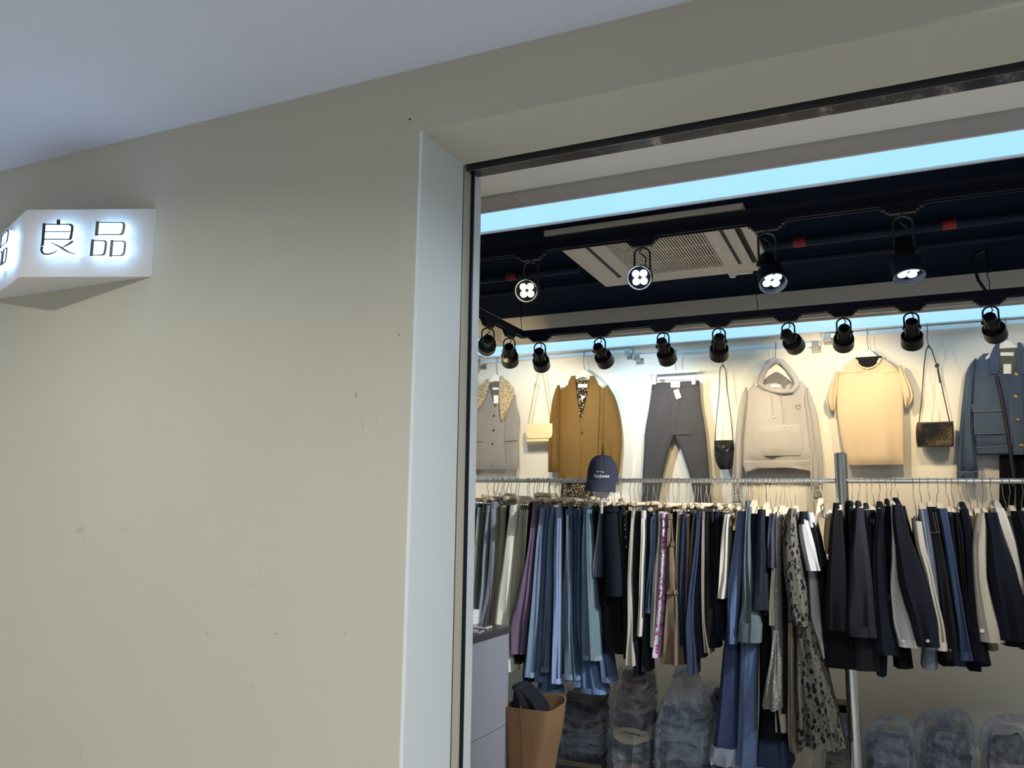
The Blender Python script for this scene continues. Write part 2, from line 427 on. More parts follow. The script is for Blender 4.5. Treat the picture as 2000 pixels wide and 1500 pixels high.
def bez(pts, k=5):
    out = []
    q = [Vector((p[0], p[1])) for p in pts]
    for i in range(len(q)-1):
        p0, p1, p2, p3 = q[max(i-1, 0)], q[i], q[i+1], q[min(i+2, len(q)-1)]
        for s_ in range(k):
            t = s_/k; out.append(.5*((2*p1)+(p2-p0)*t+(2*p0-5*p1+4*p2-p3)*t*t+(3*p1-p0-3*p2+p3)*t**3))
    out.append(q[-1]); return [(p.x, p.y) for p in out]
def boxglyph(x0, y0, x1, y1, sl, tw, rw):
    """slanted rounded box: heavy left stem, thin top and bottom, rounded heavy right side"""
    return [([(x0+sl, y0-8), (x0, y1+8)], [tw, tw]), ([(x0+sl, y0+5), (x1-35+sl, y0+5)], [11, 11]), ([(x0, y1-4), (x1-35, y1-4)], [11, 11]),
            (bez([(x1-40+sl, y0+5), (x1-10+sl, y0+15), (x1+sl*.8, y0+45), (x1+sl*.2, y1-45), (x1-12, y1-14), (x1-40, y1-4)]), None, rw)]
GL_A = [([(671, 345), (669, 402)], [38, 38]), ([(507, 388), (490, 600), (482, 650)], [32, 30, 30]),
        (bez([(482, 655), (476, 700), (500, 736), (550, 742), (605, 728), (657, 697)]), [28, 27, 26, 25, 24, 24]+list(np.linspace(24, 5, 20))),
        ([(515, 400), (790, 400)], [12, 12]), ([(510, 485), (800, 485)], [10, 10]), ([(505, 570), (790, 573)], [12, 12]),
        (bez([(780, 400), (812, 408), (828, 435), (812, 545), (805, 565), (785, 573)]), None, 28),
        ([(836, 592), (785, 628), (715, 666)], [24, 20, 6]), (bez([(580, 606), (680, 655), (780, 715), (866, 745)]), list(np.linspace(6, 20, 8))+list(np.linspace(20, 6, 8)))]
GL_B = boxglyph(1105, 374, 1410, 522, 16, 34, 28)+boxglyph(1046, 582, 1200, 757, 18, 32, 24)+boxglyph(1268, 588, 1420, 763, 18, 32, 24)
def face(frame0, frame1, glyphs, mapper, tagname):
    u = (frame1-frame0).normalized(); v = Vector((0, 0, 1)); nrm = u.cross(v).normalized()
    if nrm.y > 0: nrm = -nrm
    for nm, gl in glyphs:
        back, front = MB(), MB()
        for st in gl:
            pts = [mapper(p, frame0, u, v, nrm) for p in st[0]]
            if len(st) == 3:
                m_ = len(pts); wd = [11+(st[2]-11)*min(1, max(0, math.sin(math.pi*i/(m_-1))*1.5)) for i in range(m_)]
            else: wd = st[1]
            wd = [q*SCL for q in wd]
            wd = (list(wd)+[wd[-1]]*len(pts))[:len(pts)]
            ribbon(front, pts, wd, frame0, u, v, nrm, .033, .036)
            ribbon(back, pts, [q-.0006 for q in wd], frame0, u, v, nrm, .002, .0325)
        bk = obj('letter_body', back, emit('letter_glow', (.36, .62, 1.0), 6.0), root, False)
        obj(nm, front, plain((14, 18, 34), .3), bk, False)
fA0, fA1 = Vector((ap.x, ap.y, zb)), Vector((XRs, YO, zb))
uA = (fA1-fA0).normalized(); nA = uA.cross(Vector((0, 0, 1))).normalized()
if nA.y > 0: nA = -nA
oA = fA0+nA*.036
def loc2(cx, cy):
    p = atPlane(cx/5.882, 370+cy/5.882, oA, nA)-oA
    return Vector((p.dot(uA), p.z))
SCL = (loc2(1100, 500)-loc2(600, 500)).length/500
mapA = lambda p, *_: loc2(*p)
face(fA0, fA1, [('letter_face', GL_A), ('letter_face', GL_B)], mapA, 'A')
fB0, fB1 = Vector((XLs, YO, zb)), Vector((ap.x, ap.y, zb))
face(fB0, fB1, [('letter_face', GL_A), ('letter_face', GL_B)], lambda p, *_: loc2(*p)+Vector((.015, 0)), 'B')
# ------------------------------------------------------------------ tracks, spotlights, air conditioner
ZTF = 2.90                                           # underside of the front track
tf = atZ(932, 509, ZTF); YTF = tf.y
tfr = atZ(1990, 382, ZTF).y
ZTR = 2.75
trc = atZ(1020, 660, ZTR); YTR, XTS = trc.y, trc.x
print('tracks', YTF, tfr, YTR, atZ(1990, 572, ZTR).y, XTS)
def track(label, pts, root_loc):
    t = thing('light_track', label, 'light track', root_loc)
    for (a, b_) in pts:
        a, b_ = Vector(a), Vector(b_); d = (b_-a).normalized(); s_ = Vector((-d.y, d.x, 0)); L = (b_-a).length/2; c = (a+b_)/2
        mb = MB(); mb.obox(c+Vector((0, 0, .030)), d*L, s_*.019, (0, 0, .012)); mb.obox(c+s_*.0155+Vector((0, 0, .010)), d*L, s_*.0035, (0, 0, .010)); mb.obox(c-s_*.0155+Vector((0, 0, .010)), d*L, s_*.0035, (0, 0, .010))
        obj('track_rail', mb, M_NAVYBLK, t, False)
        for q in (-1, 1): obj('copper_strip', MB().obox(c+s_*q*.009+Vector((0, 0, .014)), d*L, s_*.0012, (0, 0, .002)), plain((190, 150, 120), .3, .9), t, False)
    return t
track('black light track across the dark ceiling carrying four lit spotlights', [((CX0+.02, YTF, ZTF), (CX1-.02, YTF, ZTF))], (CX0, YTF, ZTF))
track('black L-shaped light track hung on wires before the back wall', [((XTS-.019, YTR, ZTR), (XR-.3, YTR, ZTR)), ((XTS, CY0+.15, ZTR), (XTS, YTR-.02, ZTR))], (XTS, YTR, ZTR))
# upper box beam the front track is fixed to
t = tag(obj('track_beam', MB().box((CX0+.02, YTF-.016, ZTF+.042), (CX1-.02, YTF+.016, ZTF+.068)), plain((30, 36, 50), .5), None, False), 'dark metal beam above the front light track', 'beam')
# suspension wires and feed cable of the rear track
for (px, lab) in ((1022, 'thin suspension wire beside the warm lit spotlight'), (1480, 'thin suspension wire of the rear track beside a white spotlight'), (1932, 'thin suspension wire beside the looped black cable')):
    p = atZ(px, 650-(px-1022)*.09, ZTR+.042); p.y = YTR
    t = thing('suspension_wire', lab, 'wire', (p.x, p.y, p.z), 'wires holding the rear track')
    obj('wire', MB().tube([(p.x, p.y, ZTR+.04), (p.x+.004, p.y, ZTR+.08), (p.x-.003, p.y, ZTR+.12), (p.x, p.y, ZK)], .0022, 6), M_BLACK, t)
    obj('ceiling_anchor', MB().rings([[(p.x+.007*math.cos(a*math.pi/4), p.y+.007*math.sin(a*math.pi/4), z) for a in range(8)] for z in (ZK-.12, ZK)]), M_BLACK, t)
p = atY(1925, 562, YTR); q = atY(1905, 515, YTR)
pts = [(p.x, YTR, ZTR+.04), (p.x-.03, YTR, ZTR+.10), (q.x-.01, YTR, q.z), (q.x+.01, YTR, q.z+.05), (q.x+.05, YTR, ZK)]
tag(obj('power_cable', MB().tube([Vector((*c, 0)) if False else Vector(c) for c in pts], .008, 8), M_BLACK), 'thick black cable looping from ceiling to rear track', 'cable')

M_LED_W = emit('led_warm', (1.0, .80, .46), 7.0); M_LED_C = emit('led_cool', (.86, .97, 1.0), 6.0)
def led_off(): return plain((210, 205, 190), .2)
def spotlight(name, label, px, Ytr, ztr, aim, col, energy, warm, group, scale=1.0, along=(1, 0, 0), lit=False, xw=None, lean=0.0, blend=.6, size=62):
    x = xw if xw is not None else atY(px, 0, Ytr).x
    al = Vector(along); sd = Vector((-al.y, al.x, 0)); s_ = scale
    top = Vector((x, Ytr, ztr))
    t = thing(name, label, 'spotlight', top, group)
    mb = MB(); mb.obox(top+Vector((0, 0, -.004)), al*.062*s_, sd*.014, (0, 0, .010)); mb.obox(top+Vector((0, 0, -.019)), al*.050*s_, sd*.014, (0, 0, .007)); mb.obox(top+Vector((0, 0, -.030)), al*.040*s_, sd*.013, (0, 0, .005))
    obj('track_adapter', mb, M_NAVYBLK, t, False)
    dr = .150 if lit else .105
    piv = top+Vector((0, 0, -dr*s_))
    d = (Vector(aim)-piv).normalized()
    # yoke: U-shaped wire bracket straddling the driver body
    side = d.cross(Vector((0, 0, 1))).normalized()
    r0 = .030*s_
    arch = []
    for k in range(13):
        a = math.pi*k/12; arch.append(top+Vector((0, 0, -.060*s_))+side*(-math.cos(a)*r0)+Vector((0, 0, math.sin(a)*.024*s_)))
    obj('yoke', MB().tube([piv-side*r0]+arch+[piv+side*r0], .0042*s_, 6), plain((70, 72, 78), .35, .6), t)
    for q in (-1, 1): obj('knob', disc(piv+side*q*(r0-.002), side*q, .0085*s_, .010*s_, 10), M_BLACK, t)
    cab = [top+Vector((0, 0, -.033)), top+side*.012+Vector((0, 0, -.055*s_)), top-side*.016+Vector((0, 0, -.075*s_)), piv-d*.035*s_-side*.01]
    obj('power_lead', MB().tube(cab, .0028*s_, 6), M_BLACK, t)
    a = d.orthogonal().normalized(); a = side; b_ = d.cross(a); n = 20
    ring = lambda o, r: [piv+d*o*s_+(a*math.cos(2*math.pi*k/n)+b_*math.sin(2*math.pi*k/n))*r*s_ for k in range(n)]
    obj('driver_body', MB().rings([ring(-.042, .016), ring(-.040, .024), ring(-.034, .0265), ring(.030, .0275), ring(.036, .022)]), M_BLACK, t)
    hd = obj('lamp_head', MB().rings([ring(.034, .020), ring(.036, .019), ring(.046, .046), ring(.100, .0475), ring(.100, .0435), ring(.082, .041), ring(.080, .0)], True, False), M_NAVYBLK if lit else M_BLACK, t)
    for q in range(3):
        an = 2*math.pi*q/3+.5; e = a*math.cos(an)+b_*math.sin(an)
        obj('heat_strap', MB().obox(piv+d*.020*s_+e*.031*s_, d*.022*s_, d.cross(e)*.006*s_, e*.0015), M_BLACK, t, False)
    led = (M_LED_W if warm else M_LED_C) if lit else led_off()
    for q in range(4):
        an = math.pi/4+q*math.pi/2; e = (a*math.cos(an)+b_*math.sin(an))*.0205*s_; c0 = piv+d*.0805*s_+e
        rr = lambda o, r: [c0+d*o+(a*math.cos(2*math.pi*k/12)+b_*math.sin(2*math.pi*k/12))*r*s_ for k in range(12)]
        obj('led_lens', MB().rings([rr(0, .0140), rr(.005, .0140), rr(.008, .010)]), led, hd)
    obj('bezel_ring', MB().rings([ring(.1003, .0475), ring(.1025, .0465), ring(.1025, .0445), ring(.1003, .0435)], closed=True), plain((150, 160, 170), .25, .8), hd)
    l = bpy.data.lights.new('spot_beam', 'SPOT'); l.energy = energy; l.color = col; l.spot_size = math.radians(size); l.spot_blend = blend; l.shadow_soft_size = .025
    lo = bpy.data.objects.new('spot_beam', l); COL.objects.link(lo); lo.parent = t
    p0 = piv+d*.11*s_; lo.location = p0-top; lo.rotation_euler = d.to_track_quat('-Z', 'Y').to_euler()
    return t
WARM, COOL = (1.0, .775, .43), (.72, .88, 1.0)
def onwall(px, py): return atY(px, py, YW)
XF = lambda px, py: atY(px, py, YTF).x
g1 = 'lit spotlights on the front track'
spotlight('track_spotlight', 'black spotlight with four glowing warm yellow lenses on the front track', 0, YTF, ZTF, (XF(1038, 520)*.55, .3, 1.45), WARM, 10, True, g1, 1.18, lit=True, xw=XF(1037, 510))
spotlight('track_spotlight', 'black spotlight with four white lenses before the air conditioner grille', 0, YTF, ZTF, (XF(1251, 480)*.5, .2, 1.5), COOL, 10, False, g1, 1.18, lit=True, xw=XF(1254, 482))
spotlight('track_spotlight', 'black white-lit spotlight pointing down beside the air conditioner', 0, YTF, ZTF, (XF(1500, 450)+.35, YTF-.85, 1.3), COOL, 22, False, g1, 1.25, lit=True, xw=XF(1497, 450))
spotlight('track_spotlight', 'black white-lit spotlight pointing almost straight down on bare dark ceiling', 0, YTF, ZTF, (XF(1765, 420)+.12, YTF-.45, 1.2), COOL, 22, False, g1, 1.28, lit=True, xw=XF(1762, 418))
for xw_, am_, en_, lb in ((.98, (-1.45, 4.45, 1.3), 270, 'black white-lit spotlight on the front track turned toward the jeans'), (1.42, (-.35, 4.45, 1.35), 120, 'black white-lit spotlight on the front track turned toward the coats')):  # two spotlights added out of view to brighten the rack
    spotlight('track_spotlight', lb, 0, YTF, ZTF, am_, (.94, .97, 1.0), en_, False, g1, 1.2, lit=True, xw=xw_, size=52, blend=1.0)
g2 = 'black spotlights aimed at the back wall'
XT = lambda px: atZ(px, 655-(px-1020)*.0925, ZTR).x
back = [(1046, (1085, 850), 'above the pale shoulder bag', WARM, 22), (1163, (1262, 850), 'next to the mustard jacket hanger', (.74, .89, 1.0), 28), (1287, (1375, 900), 'above the grey jeans', WARM, 18),
        (1397, (1402, 880), 'above the black pouch strap', WARM, 13), (1534, (1640, 790), 'turned sideways above the grey hoodie', (1.0, .86, .66), 12), (1644, (1640, 820), 'glaring onto the wall by the cream T-shirt', WARM, 22),
        (1779, (1785, 900), 'above the glittery black box bag', WARM, 13), (1938, (2010, 830), 'above the denim jacket', (1.0, .82, .6), 10)]
for px, am, wh, c, e in back:
    spotlight('track_spotlight', 'black spotlight seen from behind, '+wh, 0, YTR, ZTR, onwall(*am), c, e, True, g2, 1.17, xw=XT(px), size=95)
for py, am, wh in ((628, (955, 800), 'first spotlight on the short side arm of the rear track'), (640, (900, 770), 'shiny round-backed spotlight by the track corner')):
    pass
YS1, YS2 = atX(953, 640, XTS).y, atX(995, 650, XTS).y
spotlight('track_spotlight', 'black spotlight on the side arm of the rear track, over the vest', 0, YS1, ZTR, onwall(930, 790), WARM, 9, True, g2, 1.17, size=95, along=(0, 1, 0), xw=XTS)
spotlight('track_spotlight', 'black spotlight beside the corner joint of the L-shaped track', 0, YS2, ZTR, onwall(1010, 870), (.85, .93, 1.0), 15, True, g2, 1.17, size=95, along=(0, 1, 0), xw=XTS)

# ceiling cassette air conditioner
ZA = ZK-.03
n0, f0, n1 = atZ(1068, 463, ZA), atZ(1180, 561, ZA), atZ(1450, 405, ZA)
ax0, ax1 = (n0.x+f0.x)/2, n1.x; ay0, ay1 = (n0.y+n1.y)/2, f0.y
ay1 = max(ay1, ay0+.85)
print('ac', ax0, ax1, ay0, ay1)
M_AC = plain((222, 214, 202), .5); M_ACD = plain((40, 42, 48), .7)
t = thing('air_conditioner', 'white square ceiling air conditioner with slatted grille', 'air conditioner', ((ax0+ax1)/2, (ay0+ay1)/2, ZA))
W_, D_ = ax1-ax0, ay1-ay0
gx0, gx1, gy0, gy1 = ax0+W_*.24, ax0+W_*.76, ay0+D_*.24, ay0+D_*.84
b = MB()
for lo, hi in (((ax0, ay0), (ax1, gy0)), ((ax0, gy1), (ax1, ay1)), ((ax0, gy0), (gx0, gy1)), ((gx1, gy0), (ax1, gy1))): b.box((lo[0], lo[1], ZA), (hi[0], hi[1], ZK))
obj('panel', b, M_AC, t, False, .004)
obj('filter', MB().box((gx0, gy0, ZA+.02), (gx1, gy1, ZK-.002)), M_ACD, t, False)
ns = 34
slat = None
for i in range(ns):
    x = gx0+(i+.5)*(gx1-gx0)/ns
    if slat is None:
        slat = obj('grille_slat', MB().obox((x, (gy0+gy1)/2, ZA+.006), (.0030, 0, .001), (0, (gy1-gy0)/2, 0), (-.001, 0, .006)), M_AC, t, False); sx = x
    else:
        c = slat.copy(); COL.objects.link(c); c.parent = t; c.location = (x-sx, 0, 0)
for i in (1, 2): obj('grille_bar', MB().box((gx0, gy0+(gy1-gy0)*i/3-.003, ZA+.002), (gx1, gy0+(gy1-gy0)*i/3+.003, ZA+.008)), M_AC, t, False)
for k, (lo, hi) in enumerate((((ax0+.05, ay0+D_*.17), (ax0+.15, ay0+D_*.83)), ((ax1-.15, ay0+D_*.17), (ax1-.05, ay0+D_*.83)), ((ax0+W_*.17, ay1-.12), (ax0+W_*.83, ay1-.05)), ((ax0+W_*.17, ay0+.05), (ax0+W_*.83, ay0+.14)))):
    if k == 2: continue
    cx, cy = (lo[0]+hi[0])/2, (lo[1]+hi[1])/2
    ve = obj('air_outlet', MB().box((lo[0], lo[1], ZA-.002), (hi[0], hi[1], ZA+.001)), M_ACD, t, False)
    hx, hy = (hi[0]-lo[0])/2, (hi[1]-lo[1])/2
    if hx < hy: mb = MB().obox((cx, cy, ZA-.012), (hx*.62, 0, .012 if k == 0 else -.012), (0, hy*.96, 0), (.001, 0, .003))
    else: mb = MB().obox((cx, cy, ZA-.012), (hx*.96, 0, 0), (0, hy*.62, .010), (0, .001, .003))
    obj('louvre', mb, M_AC, ve, False, .002)
obj('corner_bracket', MB().box((ax1-.23, ay1-.005, ZA-.012), (ax1-.20, ay1+.05, ZA+.012)).box((ax1-.23, ay1-.02, ZA-.012), (ax1-.10, ay1+.004, ZA+.01)), M_WHITE, t, False)
obj('label_plate', MB().box((gx1+.012, (gy0+gy1)/2-.05, ZA-.003), (gx1+.035, (gy0+gy1)/2+.02, ZA)), M_WHITE, t, False)
# conduit with red tags on the dark ceiling
zc_ = ZK-.03; pa = atZ(1000, 540, zc_); 
t = thing('ceiling_conduit', 'dark pipe with small red tags along the black ceiling', 'pipe', (CX0, pa.y, zc_))
for a_, b_ in ((CX0+.01, ax0-.02), (ax1+.02, CX1-.01)): obj('pipe', MB().tube([(a_, pa.y, zc_), (b_, pa.y, zc_)], .022, 12), plain((30, 42, 62), .6, 0.0, .15), t)
for px, py in ((1000, 540), (1561, 463), (1853, 424)):
    q = atY(px, py, pa.y); obj('red_tag', MB().tube([(q.x-.028, pa.y, zc_), (q.x+.028, pa.y, zc_)], .0235, 12), plain((150, 40, 46), .6), t)
t = thing('ceiling_conduit', 'thin dark pipe further back on the black ceiling', 'pipe', (CX0, pa.y+.32, zc_))
for a_, b_ in ((CX0+.01, ax0-.02), (ax1+.02, CX1-.01)): obj('pipe', MB().tube([(a_, pa.y+.32, zc_+.008), (b_, pa.y+.32, zc_+.008)], .014, 10), plain((26, 38, 58), .6, 0.0, .15), t)

# ------------------------------------------------------------------ chrome bars along the back wall
YB = YW-.075
def wall_bar(label, a, b_, ends):
    A, B = atY(*a, YB), atY(*b_, YB); z = (A.z+B.z)/2
    t = thing('wall_rail', label, 'wall rail', (A.x, YW-.01, z))
    obj('bar', MB().box((A.x, YB-.008, z-.014), (B.x, YB+.008, z+.014)), M_CHROME, t, False, .003)
    for x in ends(A.x, B.x):
        obj('bracket', MB().box((x-.022, YB-.012, z-.03), (x+.022, YB+.012, z+.018)).box((x-.016, YB+.012, z-.014), (x+.016, YW-.004, z+.006)).box((x-.028, YW-.006, z-.045), (x+.028, YW-.0005, z+.02)), M_STEEL, t, False, .003)
    return z
zb1 = wall_bar('chrome wall rail carrying the grey vest and the mustard jacket', (925, 709), (1234, 685), lambda a, b_: (a+.05, b_-.03))
zb2 = wall_bar('chrome wall rail carrying the grey jeans and the hoodie', (1236, 698), (1602, 670), lambda a, b_: (a+.03, b_-.03))
zb3 = wall_bar('chrome wall rail carrying the cream T-shirt and the denim jacket', (1606, 656), (2100, 622), lambda a, b_: (a+.03, b_-.03))
def hook_wire(mb, x, z0, zbar, y=None, r=.0024, up=.0):
    y = YB if y is None else y; R_ = .016
    pts = [(x, y, z0), (x, y, z0+.02), (x-.006, y-.002, (z0+zbar)/2), (x, y-R_, zbar-.006)]
    for k in range(7):
        a = math.pi*k/6; pts.append((x, y-R_*math.cos(a), zbar+.014+.004+math.sin(a)*.012))
    pts.append((x, y+R_, zbar-.004)); mb.tube(pts, r, 6)
# spare S hook at the rail's left end
p = atY(938, 712, YB)
tag(obj('s_hook', MB().tube([(p.x-.004, YB-.014, zb1-.01), (p.x-.004, YB-.013, zb1+.016), (p.x-.004, YB, zb1+.022), (p.x-.004, YB+.013, zb1+.012), (p.x-.002, YB-.016, zb1-.05), (p.x, YB-.02, zb1-.075), (p.x-.008, YB-.022, zb1-.09), (p.x-.02, YB-.022, zb1-.085), (p.x-.024, YB-.022, zb1-.07)], .0035, 6), plain((120, 112, 100), .35, .8)), 'dark metal S-hook on the end of the wall rail', 'hook')
# ------------------------------------------------------------------ clothes and bags shown on the back wall
YG_ = YW-.10                                   # face plane of the garments
M_LAB = plain((238, 237, 232), .6)
def soft(name, rows, mat, root, off=0.0, d=.035, wr=.05, k=4, seed=1, p=.8, n=None, arch=0, m=44, fold=None, rt=True):
    """part of a wall garment: its face lies `off` in front of the garment plane"""
    return obj(name, drape(P(rows) if isinstance(rows, str) else rows, YG_-off, d, n=n, m=m, p=p, wr=wr, k=k, seed=seed, arch=arch, ref=.015, flat_back=True, fold=(.26*d if wr > .015 else 0) if fold is None else fold, rtop=rt and d > .02), mat, root)
def line(name, pts, mat, root, off, r=.0016):
    return obj(name, MB().tube([atY(x, y, YG_-off) for x, y in pts], r, 6), mat, root)
def patch(name, poly, mat, root, off, th=.002):
    return obj(name, MB().prism([atY(x, y, YG_-off) for x, y in poly], (0, th, 0)), mat, root, False)
def rect(x0, y0, x1, y1): return [(x0, y0), (x1, y0), (x1, y1), (x0, y1)]
def wall_hanger(label, px, ytop, zbar, wpx, drop, neck=14, off=.012):
    """pale shoulder hanger: arched bar with sloping arms, wire hook"""
    c = atY(px, ytop, YG_-off); t = thing('clothes_hanger', label, 'hanger', c)
    wpx *= .86; drop *= 1.12; top, bot = [], []
    for i in range(-10, 11):
        u = i/10; x = px+u*wpx/2; yy = ytop+drop*abs(u)**1.25
        th = neck*(1-.45*abs(u))
        top.append(atY(x, yy, YG_-off)); bot.append(atY(x, yy+th, YG_-off))
    b = MB(); b.prism(top+bot[::-1], (0, .022, 0))
    obj('hanger_body', b, wood((243, 236, 224)), t, False, .003)
    hb = MB(); hook_wire(hb, c.x, c.z-.005, zbar, y=YB); obj('hook', hb, M_WIRE, t)
    return t
def root_at(name, label, cat, px, py, group=None): return thing(name, label, cat, atY(px, py, YG_), group)
SEAM = lambda c: plain(c, .8)
# --- vest with leopard scarf
wall_hanger('white hanger in the vest with the leopard collar', 968, 731, zb1, 84, 30, 13, .006)
t = root_at('vest', 'grey buttoned vest with leopard-print collar on the back wall', 'vest', 963, 917)
M_V = cloth((150, 146, 143), 'weave')
soft('body', '752:946/998 765:925/1009 780:922/1007 795:921/1007 812:911/1017 835:914/1014 860:914/1012 895:911/1014 917:912/1013', M_V, t, .004, .035, .03, 3, 5, arch=0)
soft('lining', '746:956/977 765:958/976 785:963/972 795:966/969', cloth((104, 100, 98)), t, .012, .01, 0, p=1)
M_LEO = spots('leopard_cloth', (192, 176, 142), (74, 60, 46), 120, .33, (1, 1, 1))
soft('collar', '734:976/980 745:975/992 757:974/1010 775:973/1003 795:974/995 812:978/988 823:980/982', M_LEO, t, .030, .028, .04, 3, 2)
soft('collar', '741:950/956 755:934/955 768:925/952 785:922/945 800:924/935 808:925/928', M_LEO, t, .030, .028, .04, 3, 3)
for x, y in ((965, 812), (964, 840), (962, 866)): obj('button', disc(atY(x, y, YG_-.014), (0, -1, 0), .0075, .004), plain((60, 60, 66), .3), t)
line('front_edge', [(967, 800), (970, 850), (965, 885), (960, 912)], SEAM((92, 88, 86)), t, .0055)
for a in (((985, 862), (1011, 860)), ((922, 862), (943, 863))): line('pocket_welt', a, SEAM((105, 101, 99)), t, .006, .002)
line('dart', [(988, 800), (986, 850), (989, 905)], SEAM((120, 116, 113)), t, .004, .0012)
patch('size_label', rect(962, 757, 974, 761), M_LAB, t, .018); patch('price_tag', rect(964, 772, 973, 788), M_LAB, t, .020)
# --- pale shoulder bag
M_PB = plain((222, 211, 168), .5)
t = root_at('shoulder_bag', 'pale cream shoulder bag half behind the mustard jacket sleeve', 'bag', 1052, 868)
soft('bag_body', '829:1029/1078 834:1027/1079 850:1026/1080 862:1026/1080 868:1028/1078', M_PB, t, .02, .07, 0, 3, 1, .45)
soft('flap', '828:1027/1079 834:1026/1080 848:1026/1080 856:1030/1076', M_PB, t, .026, .012, 0, 3, 1, .5)
for pts in (((1032, 830), (1040, 785), (1049, 740), (1055, 712)), ((1076, 830), (1070, 790), (1063, 745), (1056, 712))): line('strap', pts, plain((200, 186, 146), .5), t, .005, .0045)
obj('strap_buckle', MB().obox(atY(1046, 752, YG_-.012), (.006, 0, 0), (0, .004, 0), (0, 0, .012)), plain((214, 190, 120), .3, .8), t, False)
hb = MB(); pz = atY(1056, 712, YG_); hook_wire(hb, pz.x, pz.z, zb1); obj('hook', hb, M_WIRE, t)
# --- floral dress below the mustard jacket
wall_hanger('white hanger in the mustard jacket', 1139, 721, zb1, 92, 26, 15, .004)
M_FLO = spots('black_gold_floral', (34, 32, 32), (186, 156, 90), 62, .27, (1, 1, 1), (110, 92, 60))
t = root_at('floral_dress', 'black dress with gold flowers showing under the mustard jacket', 'dress', 1130, 1015)
soft('body', '760:1108/1168 850:1106/1162 940:1097/1160 1015:1094/1164', M_FLO, t, -.018, .03, .05, 5, 9)
soft('neck', '744:1122/1152 770:1124/1150 800:1128/1143 816:1131/1138', M_FLO, t, .016, .012, 0, p=1)
t = root_at('blazer', 'mustard brown collarless jacket with one button on the back wall', 'jacket', 1138, 935)
M_J = cloth((112, 86, 46), 'wool')
soft('body', '742:1112/1166 750:1099/1178 759:1089/1187 790:1090/1183 850:1091/1178 900:1091/1175 935:1091/1173', M_J, t, .012, .045, .025, 3, 4)
soft('front_panel', '734:1116/1124 745:1108/1124 775:1106/1127 818:1104/1134 860:1104/1134 935:1104/1133', M_J, t, .017, .012, .01, 3, 5, p=.7)
soft('front_panel', '734:1152/1160 745:1150/1170 775:1147/1172 818:1135/1170 860:1133/1168 935:1134/1166', M_J, t, .019, .012, .01, 3, 6, p=.7)
soft('sleeve', '752:1089/1093 762:1084/1095 772:1080/1094 790:1077/1093 830:1072/1092 880:1070/1091 922:1070/1091', M_J, t, .024, .05, .05, 2, 7)
soft('sleeve', '752:1184/1187 762:1181/1193 772:1178/1199 790:1178/1206 830:1177/1213 865:1176/1214 900:1180/1211 931:1184/1208', M_J, t, .024, .05, .05, 2, 8)
obj('button', disc(atY(1136, 844, YG_-.020), (0, -1, 0), .011, .005), plain((66, 52, 34), .3), t)
patch('size_label', rect(1129, 750, 1147, 757), M_LAB, t, .020); patch('price_tag', [(1135, 773), (1144, 773), (1136, 782)], M_LAB, t, .022)
# --- grey jeans
M_GJ = cloth((66, 64, 69), 'denim')
c = atY(1318, 730, YG_-.02); t = thing('clip_hanger', 'white bar hanger with clips holding the grey jeans', 'hanger', c)
a_, b_ = atY(1269, 730, YG_-.02), atY(1367, 729, YG_-.02)
obj('hanger_bar', MB().box((a_.x, YG_-.03, a_.z-.010), (b_.x, YG_-.010, a_.z+.010)), wood((243, 236, 224)), t, False, .003)
for x in (1280, 1356): obj('clip', MB().box((atY(x-3.5, 740, YG_).x, YG_-.032, atY(x, 752, YG_).z), (atY(x+3.5, 740, YG_).x, YG_-.006, atY(x, 737, YG_).z)), M_WHITE, t, False, .002)
obj('clip_wire', MB().tube([atY(1272, 734, YG_-.02), atY(1273, 743, YG_-.02), atY(1363, 742, YG_-.02), atY(1364, 733, YG_-.02)], .002, 6), M_WIRE, t)
hb = MB(); hook_wire(hb, c.x, c.z, zb2); obj('hook', hb, M_WIRE, t)
t = root_at('jeans', 'charcoal grey jeans with white tags on the back wall', 'jeans', 1320, 1015)
soft('hip', '748:1274/1366 770:1271/1367 800:1267/1370 830:1261/1376 850:1259/1378', M_GJ, t, 0, .035, .02, 3, 1, .6, rt=False)
soft('leg', '846:1259/1319 877:1258/1307 925:1255/1295 972:1254/1286 1015:1253/1281', M_GJ, t, 0, .035, .03, 3, 1, .6, rt=False)
soft('leg', '846:1316/1378 877:1330/1381 925:1346/1385 972:1357/1389 1015:1362/1391', M_GJ, t, 0, .035, .03, 3, 1, .6, rt=False)
soft('waistband', '746:1274/1366 759:1272/1366', M_GJ, t, .004, .04, 0, 3, 1, .6)
for pts in (((1275, 764), (1279, 775), (1290, 778), (1302, 770), (1304, 760)), ((1336, 760), (1338, 770), (1346, 777), (1362, 776)), ((1317, 760), (1317, 850)), ((1326, 762), (1327, 790), (1320, 802))):
    line('seam_stitch', pts, SEAM((112, 108, 106)), t, .0045, .0012)
obj('button', disc(atY(1321, 791, YG_-.004), (0, -1, 0), .006, .004), plain((60, 58, 56), .3, .6), t)
patch('waist_label', rect(1310, 746, 1328, 757), M_LAB, t, .014); patch('price_tag', [(1315, 763), (1325, 759), (1331, 776), (1321, 780)], M_LAB, t, .012)
